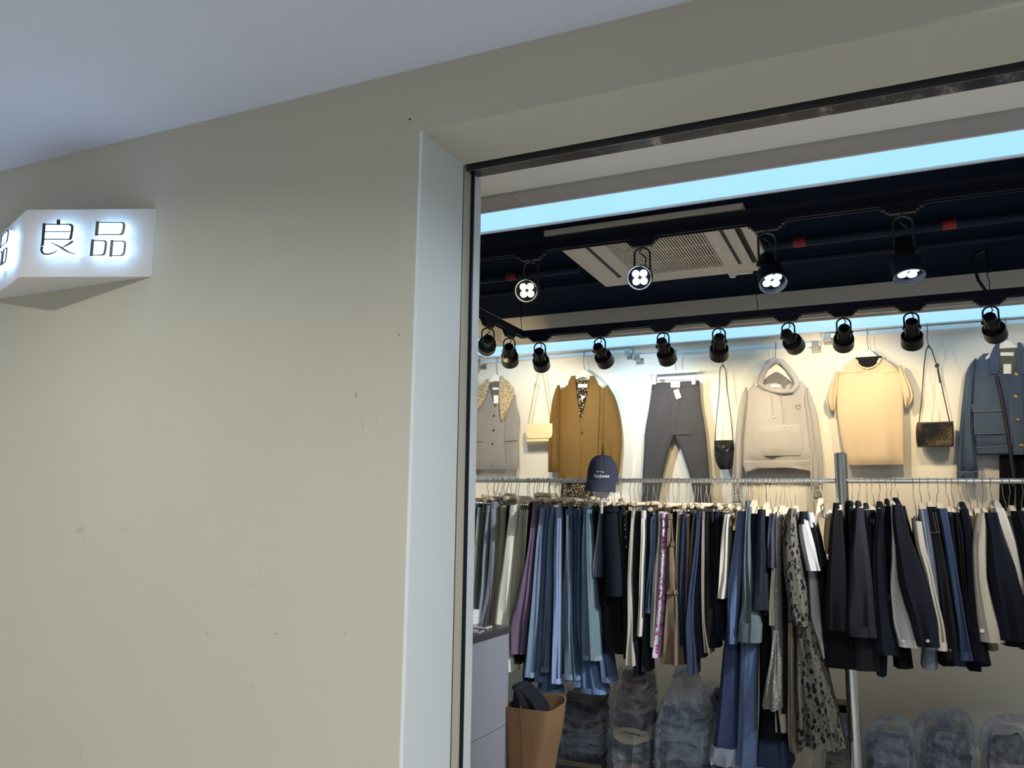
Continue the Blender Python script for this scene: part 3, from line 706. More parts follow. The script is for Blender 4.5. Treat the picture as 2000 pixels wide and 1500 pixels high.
# --- small black pouch on cord
M_BL = plain((26, 26, 28), .32)
t = root_at('pouch_bag', 'small black crinkled pouch bag on a long cord', 'bag', 1414, 917)
soft('pouch', '862:1395/1433 880:1395/1434 895:1397/1434 908:1399/1433 914:1402/1430 917:1407/1426', M_BL, t, .012, .04, .10, 7, 3, .6)
soft('flap', '860:1395/1433 870:1395/1433 878:1398/1431 882:1403/1426', M_BL, t, .018, .014, .06, 6, 2, .6)
obj('clasp', disc(atY(1413, 873, YG_-.020), (0, -1, 0), .010, .005), plain((150, 140, 120), .3, .9), t)
for pts in (((1396, 862), (1399, 820), (1405, 760), (1406, 722), (1410, 712)), ((1432, 862), (1427, 810), (1420, 760), (1417, 722), (1412, 712))): line('cord', pts, plain((60, 44, 30), .5), t, .006, .0028)
hb = MB(); pz = atY(1411, 713, YG_); hook_wire(hb, pz.x, pz.z-.01, zb2); obj('hook', hb, plain((96, 80, 60), .4, .7), t)
# --- hoodie
M_H = cloth((176, 174, 176), 'knit')
wall_hanger('white hanger in the grey hoodie', 1516, 711, zb2, 96, 34, 15, .002)
t = root_at('hoodie', 'light grey hoodie with a small heart and front pocket on the back wall', 'hoodie', 1520, 925)
soft('body', '746:1474/1566 752:1463/1575 762:1455/1580 775:1456/1580 800:1455/1588 850:1452/1590 880:1450/1592 902:1451/1591', M_H, t, .006, .05, .035, 4, 2, .7)
soft('hem_rib', '898:1449/1592 910:1451/1590 926:1456/1588', cloth((168, 165, 166), 'knit'), t, .009, .05, .03, 6, 3, .6, arch=.045)
soft('sleeve', '757:1455/1459 767:1449/1461 780:1446/1460 800:1441/1458 850:1436/1451 900:1432/1450 950:1429/1448 968:1430/1448', M_H, t, .016, .05, .07, 3, 4)
soft('sleeve', '757:1574/1578 767:1572/1583 780:1568/1586 800:1573/1595 850:1578/1601 890:1582/1607 930:1582/1608 958:1584/1606', M_H, t, .016, .05, .07, 3, 5)
for rws in ('966:1429/1449 982:1431/1448', '956:1585/1606 974:1588/1605'): soft('cuff', rws, cloth((160, 157, 158), 'knit'), t, .018, .045, .04, 5, 5)
hp = [(1484, 748), (1489, 732), (1499, 714), (1512, 702), (1526, 706), (1540, 722), (1553, 740), (1556, 752), (1548, 763), (1528, 766), (1506, 762), (1492, 757)]
rr = [.019, .019, .018, .016, .017, .02, .021, .019, .016, .014, .014, .016]
obj('hood', MB().tube([atY(x, y, YG_-.022-.012*math.sin(i)) for i, (x, y) in enumerate(hp)], rr, 12, closed=True), M_H, t)
soft('hood_inside', '712:1504/1524 728:1496/1540 745:1490/1551 760:1494/1550', cloth((120, 118, 120), 'knit'), t, -.006, .02, .06, 5, 3)  # darker knit paints in the shade of the hollow hood
soft('pocket', '830:1484/1562 845:1478/1566 862:1470/1570 878:1472/1570 890:1478/1568', M_H, t, .020, .026, .02, 5, 6, .6)
for pts in (((1507, 766), (1508, 790), (1511, 815)), ((1526, 766), (1530, 800), (1532, 832))):
    cd_ = line('drawstring', pts, plain((190, 188, 188), .8), t, .014, .0022)
    obj('cord_end', MB().ball(atY(*pts[-1], YG_-.015), .006, 8, 6, (1, 1, 1.5)), plain((230, 226, 220), .5), cd_)
hx = [(1559, 799), (1554, 794), (1555, 791), (1558, 791), (1559, 793), (1561, 791), (1564, 791), (1564, 795), (1559, 799)]
line('heart_embroidery', hx, plain((88, 88, 92), .8), t, .018, .0013)
patch('size_label', rect(1505, 751, 1525, 756), M_LAB, t, .012)
# --- cream T-shirt over black top
wall_hanger('white hanger in the cream T-shirt', 1696, 683, zb3, 92, 30, 17, .002)
M_T = cloth((206, 186, 162), 'knit')
t = root_at('t_shirt', 'cream short-sleeved T-shirt over a black frilled collar on the back wall', 'T-shirt', 1705, 908)
soft('body', '712:1652/1742 720:1640/1754 730:1634/1761 770:1634/1763 800:1634/1764 850:1641/1766 880:1646/1766 908:1655/1767', M_T, t, .006, .045, .035, 5, 3, .7)
soft('shoulder', '702:1664/1671 708:1655/1676 718:1645/1684 728:1640/1690', M_T, t, .010, .02, .02, 3, 3)
soft('shoulder', '702:1720/1728 708:1714/1738 718:1706/1748 728:1700/1754', M_T, t, .010, .02, .02, 3, 4)
obj('neck_rib', MB().tube([atY(x, y, YG_-.018) for x, y in ((1669, 700), (1674, 710), (1683, 717), (1694, 720), (1706, 717), (1716, 709), (1721, 700))], .006, 8), M_T, t)
soft('frill_collar', '697:1670/1722 704:1672/1719 712:1677/1713 717:1685/1704', cloth((30, 30, 34)), t, .006, .016, .25, 9, 4, .9)
soft('sleeve', '725:1632/1640 745:1624/1637 770:1614/1635 788:1608/1633 797:1611/1631 802:1621/1630', M_T, t, .015, .05, .06, 3, 5)
soft('sleeve', '714:1754/1761 740:1759/1775 762:1762/1783 776:1765/1788 786:1766/1785 796:1768/1773', M_T, t, .015, .05, .06, 3, 6)
# --- glitter box bag
def glitter():
    a = N('gold_glitter_black'); v = a.coord(); f = a.noise(v, 260, 3); f2 = a.noise(v, 10, 3)
    mm = a.n('ShaderNodeMath', operation='MULTIPLY'); a.l(f, mm.inputs[0]); a.l(f2, mm.inputs[1])
    a.col(a.ramp(mm.outputs[0], [(.24, s2l((24, 22, 22))), (.46, s2l((160, 136, 92)))])); a.r(.3); a.b.inputs['Metallic'].default_value = .5; return a.m
t = root_at('box_bag', 'black box bag with gold glitter front on a thin strap', 'bag', 1826, 872)
soft('bag_body', '824:1791/1862 830:1789/1863 850:1789/1863 868:1790/1864 873:1793/1862', M_BL, t, .035, .09, 0, 3, 1, .35)
soft('flap', '826:1792/1860 834:1791/1861 850:1791/1861 866:1792/1862 870:1795/1860', glitter(), t, .040, .008, 0, 3, 1, .35)
for pts in (((1795, 826), (1800, 780), (1805, 710), (1809, 684), (1813, 675)), ((1855, 826), (1845, 780), (1832, 720), (1820, 684), (1814, 675))): line('strap', pts, plain((52, 42, 34), .5), t, .008, .0034)
obj('buckle', MB().obox(atY(1830, 714, YG_-.014), (.010, 0, -.004), (0, .004, 0), (.004, 0, .012)), M_BL, t, False, .002)
line('strap_tail', [(1831, 720), (1836, 748)], M_BL, t, .013, .0045)
hb = MB(); pz = atY(1814, 676, YG_); hook_wire(hb, pz.x, pz.z-.008, zb3); obj('hook', hb, plain((96, 80, 60), .4, .7), t)
# --- denim jacket with black bag strap and black trousers behind
wall_hanger('white hanger in the denim jacket', 1968, 664, zb3, 100, 30, 20, .002)
M_DJ = cloth((58, 80, 110), 'denim'); M_ST = SEAM((150, 160, 168)); M_GOLD = plain((214, 172, 80), .3, .8)
t = root_at('black_trousers', 'black trousers hanging under the denim jacket', 'trousers', 1985, 1020)
soft('hip', '720:1940/2000 800:1942/2005 880:1952/2012', cloth((16, 18, 26)), t, -.020, .03, .02, 3, 2)
soft('leg', '876:1952/1983 940:1952/1982 1020:1951/1980', cloth((16, 18, 26)), t, -.020, .032, .03, 3, 3)
soft('leg', '876:1982/2012 940:1984/2016 1020:1986/2018', cloth((16, 18, 26)), t, -.020, .032, .03, 3, 4)
t = root_at('denim_jacket', 'blue denim jacket with gold leaf buttons on the back wall', 'jacket', 1968, 888)
soft('body', '688:1920/2018 696:1908/2030 708:1900/2035 730:1900/2036 800:1899/2038 850:1902/2035 874:1906/2033', M_DJ, t, .006, .05, .03, 4, 3, .6)
soft('hem_band', '872:1905/2033 888:1908/2031', M_DJ, t, .010, .05, .01, 4, 3, .6)
soft('placket', '728:1972/1996 800:1974/1998 888:1978/2000', M_DJ, t, .016, .012, 0, 3, 1, .4)
soft('lining', '680:1950/1990 700:1951/1988 722:1955/1984 732:1962/1978', cloth((96, 100, 92)), t, .014, .01, 0, 3, 1, 1)
soft('collar', '669:1946/1953 685:1936/1951 705:1930/1953 722:1929/1956 731:1931/1948', M_DJ, t, .030, .022, .02, 3, 2)
soft('collar', '669:1987/1994 685:1988/2004 705:1986/2009 722:1983/2010 731:1990/2008', M_DJ, t, .030, .022, .02, 3, 3)
soft('sleeve', '700:1904/1908 710:1894/1908 718:1890/1905 730:1886/1903 780:1880/1900 830:1875/1899 880:1871/1905 922:1869/1911', M_DJ, t, .020, .06, .05, 3, 4)
soft('cuff', '920:1868/1911 938:1870/1910', M_DJ, t, .024, .062, .02, 3, 4, .6)
soft('sleeve', '700:2028/2032 712:2028/2042 730:2033/2050 780:2036/2056 830:2037/2061 880:2031/2065 938:2026/2067', M_DJ, t, .020, .06, .05, 3, 5)
soft('pocket', '803:1902/1963 825:1903/1965 847:1904/1967', M_DJ, t, .013, .014, 0, 3, 1, .35); soft('pocket_flap', '788:1898/1960 798:1899/1962 805:1901/1963', M_DJ, t, .018, .012, 0, 3, 1, .35)
for pts in (((1903, 806), (1904, 848), (1966, 846)), ((1898, 789), (1899, 804), (1962, 801)), ((1906, 874), (1975, 870)), ((1973, 740), (1976, 880)), ((1931, 728), (1955, 724)), ((1900, 735), (1893, 742)), ((1869, 921), (1910, 921))): line('topstitch', pts, M_ST, t, .0225 if pts[0][0] < 1905 and pts[0][1] < 850 else .012, .0011)
for x, y in ((1985, 731), (1984, 775), (1988, 820), (1995, 870)):
    c = atY(x, y, YG_-.0235); st = []
    for k in range(14):
        a = math.pi*(-.15+1.3*k/13); r_ = .015 if k % 2 == 0 else .007; st.append(c+Vector((math.cos(a)*r_, 0, math.sin(a)*r_)))
    obj('leaf_button', MB().prism(st, (0, .004, 0)), M_GOLD, t, False)
patch('size_label', rect(1954, 688, 1980, 695), M_LAB, t, .019); patch('price_tag', rect(1960, 711, 1975, 730), M_LAB, t, .021)
t = root_at('shoulder_strap', 'flat black bag strap slung across the denim jacket', 'strap', 1970, 890)
obj('strap_band', MB().tube([atY(x, y, YG_-.030) for x, y in ((1947, 735), (1955, 770), (1964, 820), (1972, 870), (1979, 925), (1980, 950))], [.010]*6, 6), plain((20, 22, 28), .6), t)
# ------------------------------------------------------------------ the clothes rack
YR = 4.60; YF = 4.43
ra, rb = atY(925, 938.5, YR), atY(1990, 939.5, YR)
def rail_z(x): return ra.z+(rb.z-ra.z)*(x-ra.x)/(rb.x-ra.x)
RX0, RX1 = XL+.004, 2.45
pp = atY(1643.5, 930, YR); XP = pp.x
t = thing('clothes_rack', 'chrome clothes rack with a thick steel post and long rail', 'clothes rack', (XP, YR, 0))
zt_ = atY(1643, 885, YR).z
ring = lambda r, z: [(XP+r*math.cos(2*math.pi*k/24), YR+r*math.sin(2*math.pi*k/24), z) for k in range(24)]
obj('post', MB().rings([ring(.031, .012), ring(.031, zt_-.003), ring(.028, zt_)]), plain((210, 210, 210), .16, 1.0), t)
obj('base_plate', MB().rings([ring(.14, 0.0), ring(.14, .008), ring(.13, .014)]), M_STEEL, t)
for x0, x1 in ((RX0, XP-.031), (XP+.031, RX1)):
    obj('rail', MB().tube([(x0, YR, rail_z(x0)), (x1, YR, rail_z(x1))], .0125, 14), M_CHROME, t)
obj('wall_flange', MB().tube([(RX0-.003, YR, rail_z(RX0)), (RX0+.012, YR, rail_z(RX0))], .03, 16), M_STEEL, t)
fx = atY(1204, 945, YR).x
obj('flange', MB().tube([(fx-.012, YR, rail_z(fx)), (fx+.012, YR, rail_z(fx))], .027, 16), M_STEEL, t)
for x in (RX1-.03,):
    obj('post', MB().tube([(x, YR, 0), (x, YR, rail_z(x)+.01)], .016, 12), M_STEEL, t)

def wire_hook(mb, x, y, z0, z1, rnd):
    k = rnd.uniform(-.012, .012); R_ = .0150
    pts = [(x+k, y, z0), (x+k*.9, y, z0+.03), (x+k*.3-.004*math.copysign(1, k), y, z0+(z1-z0)*.55), (x, y+R_, z1-.012), (x, y+R_, z1)]
    for i in range(1, 8):
        a = math.pi*i/7; pts.append((x, y+R_*math.cos(a), z1+math.sin(a)*R_))
    pts.append((x, y-R_, z1-.012)); mb.tube(pts, .0019, 5)
HG = 'pale wooden hangers along the rack rail'
def clip_hanger(x, zg, short, seed, yaw=None):
    rnd = random.Random(seed); zb_ = zg+.040; yw = rnd.uniform(-.42, .42) if yaw is None else yaw
    t = thing('clip_hanger', 'wooden clip hanger holding the '+short, 'hanger', (x, YR, zb_), HG)
    d = Vector((math.sin(yw), math.cos(yw), 0)); c = Vector((x, YR, zb_))
    obj('hanger_bar', MB().tube([c-d*.17, c-d*.168, c+d*.168, c+d*.17], [.0095, .0115, .0115, .0095], 10), M_WOOD, t)
    hb = MB(); wire_hook(hb, x, YR, zb_+.008, rail_z(x), rnd); obj('hook', hb, M_WIRE, t)
    for q in (-.13, .13):
        p_ = c+d*q
        obj('clip', MB().tube([p_+Vector((-.006, 0, -.008)), p_+Vector((-.010, 0, -.028)), p_+Vector((-.004, 0, -.044))], .0022, 5).tube([p_+Vector((.006, 0, -.008)), p_+Vector((.010, 0, -.028)), p_+Vector((.004, 0, -.044))], .0022, 5).obox(p_+Vector((0, 0, -.05)), (.006, 0, 0), d*.012, (0, 0, .008)), M_STEEL, t, False)
def arm_hanger(x, zg, short, seed, lean=0.0):
    """wooden shoulder hanger hung across the rail: neck, two sloping arms, wire hook"""
    rnd = random.Random(seed); zt2 = zg+.030
    t = thing('clothes_hanger', 'wooden shoulder hanger holding the '+short, 'hanger', (x, YR, zt2), HG)
    R = []; n = 17
    for i in range(n):
        u = -1+2*i/(n-1); yy = YR+u*.175; zz = zt2-.075*abs(u)**1.3; th = .020*(1-.35*abs(u)); ww = .0135*(1+.25*abs(u))
        xx = x+lean*(abs(u)**1.5)*.03
        R.append([(xx-ww, yy, zz-th), (xx+ww, yy, zz-th), (xx+ww*.8, yy, zz+th*.7), (xx-ww*.8, yy, zz+th*.7)])
    obj('hanger_body', MB().rings(R), M_WOOD, t, True)
    hb = MB(); wire_hook(hb, x, YR, zt2+.012, rail_z(x), rnd); obj('hook', hb, M_WIRE, t)
BLK, NVY = (20, 21, 27), (22, 27, 42)
def cut(rows, y0, y1):
    rows = sorted(rows); y = [r[0] for r in rows]
    f = lambda q, k: float(np.interp(q, y, [r[k] for r in rows]))
    ys = sorted({y0, y1} | {q for q in y if y0 < q < y1}); return [(q, f(q, 1), f(q, 2)) for q in ys]
def hold(x, ytop, short, seed, kind, lean=0, YY=None):
    z = atY(1300, ytop, YF).z
    z = min(z, rail_z(x)-.125)
    (clip_hanger if kind == 'clip' else arm_hanger)(x, z, short, seed) if kind == 'clip' else arm_hanger(x, z, short, seed, lean)
def topc(rows, yf): r = sorted(rows)[0]; return (atY(r[1], r[0], yf).x+atY(r[2], r[0], yf).x)/2
def grow(rows, e): return [(y, a-e, b_+e) for y, a, b_ in rows]
def trousers(i, short, label, rgb, fab, rs, yo=0.0, grp='trousers clipped in a row on the rack rail', cat='trousers', name='trousers', hem=None, dep=.30, band=True):
    rows = sorted(P(rs)); yf = YF+yo; mat = cloth(rgb, fab)
    x = topc(rows, yf); bot = rows[-1]
    t = thing(name, label, cat, (x, YR, atY(bot[1], bot[0], yf).z), grp)
    y0, y1 = rows[0][0], rows[-1][0]; yc = min(y0+95, y0+(y1-y0)*.35)
    for q in (0, 1):
        o = (dep/2+.004)*q
        lr = rows if q == 0 else [(y, a+(1.5 if y > yc else 0), b_+1.0) for y, a, b_ in rows]
        obj('leg', drape(lr, yf+o, dep/2, m=24, p=.68, wr=.10, k=3, seed=i*7+q, ref=.03, fold=.014), mat, t)
    if band: obj('waistband', drape(grow(cut(rows, y0-1, y0+13), .5), yf-.004, dep+.012, n=4, m=20, p=.5, wr=0, ref=.03), mat, t)
    if fab == 'denim' or hem:
        hm = cut(rows, y1-9, y1+1)
        obj('hem', drape(grow(hm, .6), yf-.003, dep/2+.006, n=3, m=18, p=.62, wr=0, seed=i, ref=.03), cloth(hem or tuple(min(255, int(v*1.12+8)) for v in rgb), fab), t)
    if fab == 'denim':
        sx = [(y, a+(b_-a)*.62) for y, a, b_ in cut(rows, y0+14, y1-4)]
        obj('outseam', MB().tube([atY(b_, a, yf+.004) for a, b_ in sx], .0016, 5), cloth(tuple(int(v*.8) for v in rgb), fab), t)
    hold(x, y0, short, i, 'clip')
    return t
def skirt(i, short, label, rgb, fab, rs, yo=0.0, name='skirt', cat='skirt', mat=None, dep=.30, wr=.12, k=6, tiers=(), grp='skirts and dresses on the rack rail', kind='clip'):
    rows = sorted(P(rs)); yf = YF+yo; mat = mat or cloth(rgb, fab); x = topc(rows, yf); bot = rows[-1]
    t = thing(name, label, cat, (x, YR, atY(bot[1], bot[0], yf).z), grp)
    y0 = rows[0][0]; cutsy = [y0]+list(tiers)+[bot[0]]
    for q in range(len(cutsy)-1):
        seg = cut(rows, cutsy[q]-(3 if q else 0), cutsy[q+1])
        if q: seg = [(y, a+1.2*(1-(y-seg[0][0])/18), b_-1.2*(1-(y-seg[0][0])/18)) if y < seg[0][0]+18 else (y, a, b_) for y, a, b_ in seg]
        obj('tier' if tiers else 'skirt_body', drape(seg, yf+.006*(q == 0), dep, m=30, p=.6, wr=wr, k=k, seed=i*5+q, ref=.03), mat, t)
        if tiers and q < len(tiers): obj('ruffle', drape(grow(cut(rows, cutsy[q+1]-9, cutsy[q+1]), 1.0), yf-.006, dep+.012, n=4, m=40, p=.6, wr=.08, k=14, seed=i, ref=.03), mat, t)
    obj('waistband', drape(grow(cut(rows, y0-1, y0+10), .4), yf-.003, dep+.008, n=4, m=20, p=.5, wr=0, ref=.03), mat, t)
    hold(x, y0, short, i, kind); return t

TR = [  # short name, label, colour, fabric, rows, distance offset
 ('dark blue jeans by the door frame', 'dark blue jeans at the door-frame end of the rack', (44, 66, 92), 'denim', '984:917/936 1050:916/934 1160:912/927 1290:906/924', 0),
 ('sage trousers', 'pale sage green trousers next to the dark blue jeans at the rack end', (138, 146, 136), 'weave', '992:936/940 1060:931/938 1130:922/935 1186:916/934 1290:914/934', -.01),
 ('black trousers beside the sage pair', 'black trousers squeezed beside the pale sage trousers', BLK, 'weave', '990:940/946 1050:936/943 1110:933/940 1290:932/944', .02),
 ('dull taupe trousers', 'dull taupe trousers beside the crumpled blue-grey ones', (104, 100, 92), 'weave', '990:944/951 1070:936/943 1130:934/940 1290:934/946', .0),
 ('crumpled blue-grey trousers', 'crumpled blue-grey trousers bunching out near the white box', (124, 130, 140), 'satin', '988:953/961 1030:947/957 1090:943/951 1150:938/951 1190:930/949 1214:930/944 1290:928/946', -.02),
 ('brown trousers', 'narrow brown trousers between two grey pairs on the rack', (92, 80, 64), 'weave', '995:956/962 1070:951/959 1130:948/955 1290:944/954', .02),
 ('slate grey trousers', 'smooth slate grey trousers leaning toward the counter', (118, 118, 126), 'satin', '980:960/972 1050:959/971 1110:955/969 1170:950/965 1214:937/957 1290:935/960', -.015),
 ('olive taupe trousers', 'thin olive taupe trousers left of the creased khaki pair', (122, 116, 100), 'weave', '990:971/979 1070:969/977 1130:966/972 1290:958/968', .01),
 ('khaki taupe trousers', 'creased khaki taupe trousers with side pocket on the rack', (134, 126, 108), 'weave', '988:979/990 1050:974/987 1110:971/983 1160:966/976 1215:955/970 1300:950/966', 0),
 ('black trousers before the cream pair', 'black trousers just before the cream wide-leg pair', BLK, 'weave', '988:989/998 1030:987/995 1090:981/990 1300:962/972', .03),
 ('cream wide-leg trousers', 'cream wide-leg trousers with front crease on the rack', (204, 198, 184), 'weave', '987:997/1013 1020:992/1009 1070:985/1006 1110:980/1003 1160:970/1001 1210:964/998 1310:958/1004', -.02),
 ('olive trousers', 'thin mustard olive trousers right behind the cream wide-leg pair', (112, 104, 66), 'weave', '992:1012/1018 1040:1009/1015 1110:1003/1009 1300:1000/1008', .03),
 ('light taupe trousers', 'light taupe washed trousers beside the cream wide-leg pair', (152, 146, 132), 'weave', '997:1016/1025 1050:1009/1023 1100:1004/1021 1160:1001/1014 1210:999/1006 1270:998/1008', 0),
 ('pale sage straight trousers', 'narrow pale sage trousers before the black and lilac pairs', (148, 146, 128), 'weave', '997:1025/1031 1050:1024/1030 1095:1021/1028 1260:1008/1016', .01),
 ('cream slim trousers', 'very thin strip of cream trousers before the lilac pair', (196, 190, 172), 'weave', '996:1031/1035 1040:1030/1034 1100:1027/1030 1250:1012/1018', .02),
 ('black trousers left of the lilac pair', 'black trousers directly left of the lilac pair', BLK, 'weave', '982:1036/1044 1020:1032/1043 1080:1027/1036 1160:1020/1030 1290:1004/1020', .01),
 ('lilac trousers', 'lilac purple trousers widening toward the hem on the rack', (116, 96, 122), 'satin', '980:1043/1050 1020:1038/1049 1070:1032/1045 1110:1024/1041 1160:1012/1038 1216:997/1031 1277:999/1025', -.03),
 ('black trousers right of the lilac pair', 'black trousers directly right of the lilac pair', BLK, 'weave', '990:1049/1055 1050:1047/1051 1160:1036/1044 1320:1022/1034', .02),
 ('dark green trousers', 'dark teal green trousers between the lilac pair and light jeans', (44, 68, 68), 'weave', '993:1053/1060 1050:1048/1054 1150:1040/1048 1330:1020/1045', .04),
 ('light blue jeans', 'light blue jeans beside the lilac trousers on the rack', (104, 130, 164), 'denim', '992:1057/1065 1010:1054/1064 1050:1049/1060 1100:1043/1059 1140:1040/1057 1220:1033/1053 1321:1024/1047', -.02),
 ('mid blue jeans with pocket', 'mid blue jeans with stitched back pocket showing', (66, 92, 134), 'denim', '992:1066/1078 1030:1062/1075 1090:1060/1070 1150:1055/1068 1220:1053/1065 1330:1044/1062', .0),
 ('washed grey-blue jeans', 'washed grey-blue jeans with short hem between two blue pairs', (88, 112, 146), 'denim', '992:1079/1087 1020:1073/1084 1070:1070/1081 1130:1068/1080 1220:1063/1077 1311:1057/1073', -.01),
 ('flared blue jeans', 'blue jeans with wide flared hem behind the periwinkle pair', (70, 100, 144), 'denim', '994:1084/1090 1150:1072/1082 1250:1056/1078 1353:1047/1092', .05),
 ('periwinkle jeans', 'smooth periwinkle blue jeans on the rack', (110, 134, 180), 'denim', '991:1087/1098 1014:1084/1099 1060:1081/1099 1110:1080/1098 1220:1079/1098 1333:1075/1098', -.03),
 ('black jeans', 'black jeans between periwinkle and faded green-blue pairs', (26, 30, 38), 'denim', '990:1098/1107 1050:1098/1106 1090:1099/1105 1180:1099/1106 1320:1098/1108', .0),
 ('faded green-blue jeans', 'faded green-blue jeans with mottled legs on the rack', (84, 108, 124), 'denim', '996:1107/1112 1050:1106/1113 1110:1103/1114 1180:1100/1118 1220:1099/1118 1325:1097/1124', -.02),
 ('teal blue jeans', 'teal blue jeans next to the mottled green-blue pair', (64, 96, 124), 'denim', '993:1111/1121 1050:1112/1120 1150:1115/1121 1220:1117/1123 1327:1119/1133', .0),
 ('deep blue jeans', 'deep blue jeans between teal and bright blue pairs', (50, 76, 116), 'denim', '996:1121/1131 1070:1121/1131 1130:1120/1130 1220:1120/1129 1340:1122/1134', .01),
 ('bright blue flared jeans', 'bright blue jeans with very wide hem below the teal green pair', (64, 96, 144), 'denim', '997:1131/1139 1070:1130/1138 1150:1129/1137 1220:1128/1140 1290:1131/1168 1353:1131/1184', .03),
 ('teal green jeans', 'teal green washed jeans with short wide legs on the rack', (82, 110, 122), 'denim', '988:1140/1152 1014:1139/1155 1060:1136/1158 1110:1135/1160 1170:1135/1164 1220:1135/1169 1288:1136/1173', -.03),
 ('plain blue jeans', 'plain blue jeans with narrow hem beside the black skirt', (62, 88, 130), 'denim', '998:1152/1159 1090:1157/1165 1160:1162/1172 1220:1165/1181 1331:1175/1198', .02),
 ('dotted black trousers', 'black trousers with tiny white dots beside the teal green jeans', (26, 27, 32), 'weave', '998:1158/1168 1040:1162/1168 1120:1166/1172 1290:1172/1182', .03),
 ('white slim trousers', 'thin white trousers ahead of the navy folded skirt', (196, 190, 180), 'weave', '999:1172/1180 1040:1167/1175 1090:1163/1169 1122:1162/1167', -.005),
 ('studded black jeans', 'black jeans with pearly studs beside the navy skirt', (24, 27, 36), 'denim', '998:1207/1221 1050:1209/1225 1110:1213/1228 1170:1217/1228 1285:1219/1232', .0),
 ('dark taupe trousers', 'thin dark taupe trousers beside the studded black jeans', (84, 76, 74), 'weave', '998:1220/1228 1034:1222/1228 1120:1225/1229 1280:1226/1232', .02),
 ('black trousers before the silver pair', 'black trousers before the silver satin pair', BLK, 'weave', '1000:1228/1236 1060:1226/1231 1150:1224/1229 1290:1224/1232', .02),
 ('silver satin trousers', 'silvery satin trousers with trailing crinkled hem', (172, 164, 152), 'satin', '998:1235/1242 1040:1232/1239 1090:1228/1237 1130:1227/1235 1190:1227/1239 1220:1227/1240 1250:1225/1240 1299:1222/1244', -.02),
 ('charcoal trousers', 'charcoal trousers between the silver satin and white pairs', (30, 34, 44), 'weave', '999:1242/1255 1060:1239/1252 1120:1238/1250 1220:1238/1248 1320:1238/1250', .0),
 ('white straight trousers', 'plain white straight trousers ending high among dark pairs', (206, 202, 192), 'weave', '998:1254/1262 1050:1253/1262 1110:1251/1259 1190:1248/1257 1242:1245/1255', -.02),
 ('grey-green trousers', 'grey-green trousers beside the plain white straight pair', (112, 116, 112), 'weave', '998:1261/1268 1040:1261/1265 1120:1258/1262 1250:1254/1260', .02),
 ('bottle green trousers', 'blackish bottle green trousers among the dark pairs', (26, 38, 44), 'weave', '997:1265/1276 1060:1261/1273 1140:1258/1270 1220:1254/1268 1310:1250/1270', .01),
 ('short indigo trousers', 'indigo denim trousers ending short with a turned hem', (44, 66, 108), 'denim', '1010:1272/1277 1050:1271/1276 1110:1269/1275 1150:1264/1273 1196:1260/1272', -.015),
 ('pale blue trousers', 'pale blue-grey trousers beside the short indigo pair', (136, 146, 156), 'weave', '1003:1276/1283 1050:1276/1281 1100:1275/1280 1260:1272/1280', .0),
 ('slate blue jeans', 'narrow slate blue jeans before the pink floral trousers', (66, 82, 106), 'denim', '1003:1282/1289 1050:1281/1287 1120:1280/1284 1270:1276/1284', .02),
 ('ivory trousers', 'ivory trousers directly left of the pink floral pair', (202, 194, 178), 'weave', '1000:1287/1294 1050:1286/1292 1110:1278/1289 1180:1272/1285 1263:1269/1283', -.015),
 ('black trousers behind the brown dress', 'black trousers right behind the brown tiered dress top', BLK, 'weave', '1000:1310/1322 1060:1316/1322 1140:1320/1330 1280:1322/1336', .03),
 ('khaki drill trousers', 'khaki drill trousers beside the brown tiered dress', (136, 128, 108), 'weave', '1000:1322/1334 1050:1319/1330 1090:1320/1328 1160:1322/1329 1270:1324/1334', .0),
 ('navy chinos', 'navy chinos between khaki and tan pairs', (38, 48, 72), 'weave', '1005:1332/1342 1070:1329/1343 1130:1328/1340 1180:1329/1338 1260:1328/1338', -.01),
 ('tan trousers', 'narrow tan trousers right of the navy chinos', (148, 134, 112), 'weave', '1005:1341/1349 1070:1342/1349 1120:1341/1346 1260:1336/1344', .01),
 ('black trousers by the twisted brown pair', 'black trousers between tan and twisted brown pairs', BLK, 'weave', '1004:1348/1357 1050:1348/1353 1120:1346/1350 1280:1340/1348', .02),
 ('twisted brown trousers', 'brown trousers with a twisted leg among dark pairs', (122, 106, 90), 'satin', '1004:1355/1361 1040:1350/1359 1080:1348/1355 1140:1346/1351 1270:1340/1348', .0),
 ('slate navy trousers', 'slate navy trousers with one long trailing leg', (48, 56, 76), 'weave', '1000:1359/1372 1050:1357/1369 1100:1350/1365 1150:1343/1359 1220:1335/1357 1260:1337/1360 1315:1341/1361', -.03),
 ('blue-grey buttoned trousers', 'blue-grey trousers with dark buttons beside a taupe stripe', (40, 50, 64), 'weave', '1002:1366/1373 1100:1362/1372 1180:1358/1373 1283:1356/1377', .01),
 ('taupe straight trousers', 'thin taupe straight trousers standing out among navy ones', (130, 118, 108), 'weave', '1000:1372/1378 1070:1371/1378 1130:1371/1377 1220:1373/1379 1274:1375/1390', -.02),
 ('wide black trousers', 'wide black trousers right of the thin taupe pair', BLK, 'weave', '1000:1377/1386 1060:1377/1389 1130:1378/1395 1210:1379/1403 1264:1380/1405', -.005),
 ('navy pleated trousers', 'navy pleated trousers before the off-white knit', (30, 36, 54), 'weave', '1000:1386/1397 1070:1386/1397 1130:1392/1402 1240:1398/1410', .01),
 ('blue-black trousers', 'blue-black trousers beside the navy pleated pair', (27, 33, 48), 'weave', '1002:1396/1408 1070:1396/1408 1150:1400/1412 1250:1404/1416', .02),
 ('black trousers below the off-white knit', 'black trousers peeking out below the off-white knit', BLK, 'weave', '1006:1406/1416 1080:1404/1412 1150:1405/1416 1212:1406/1420', .02),
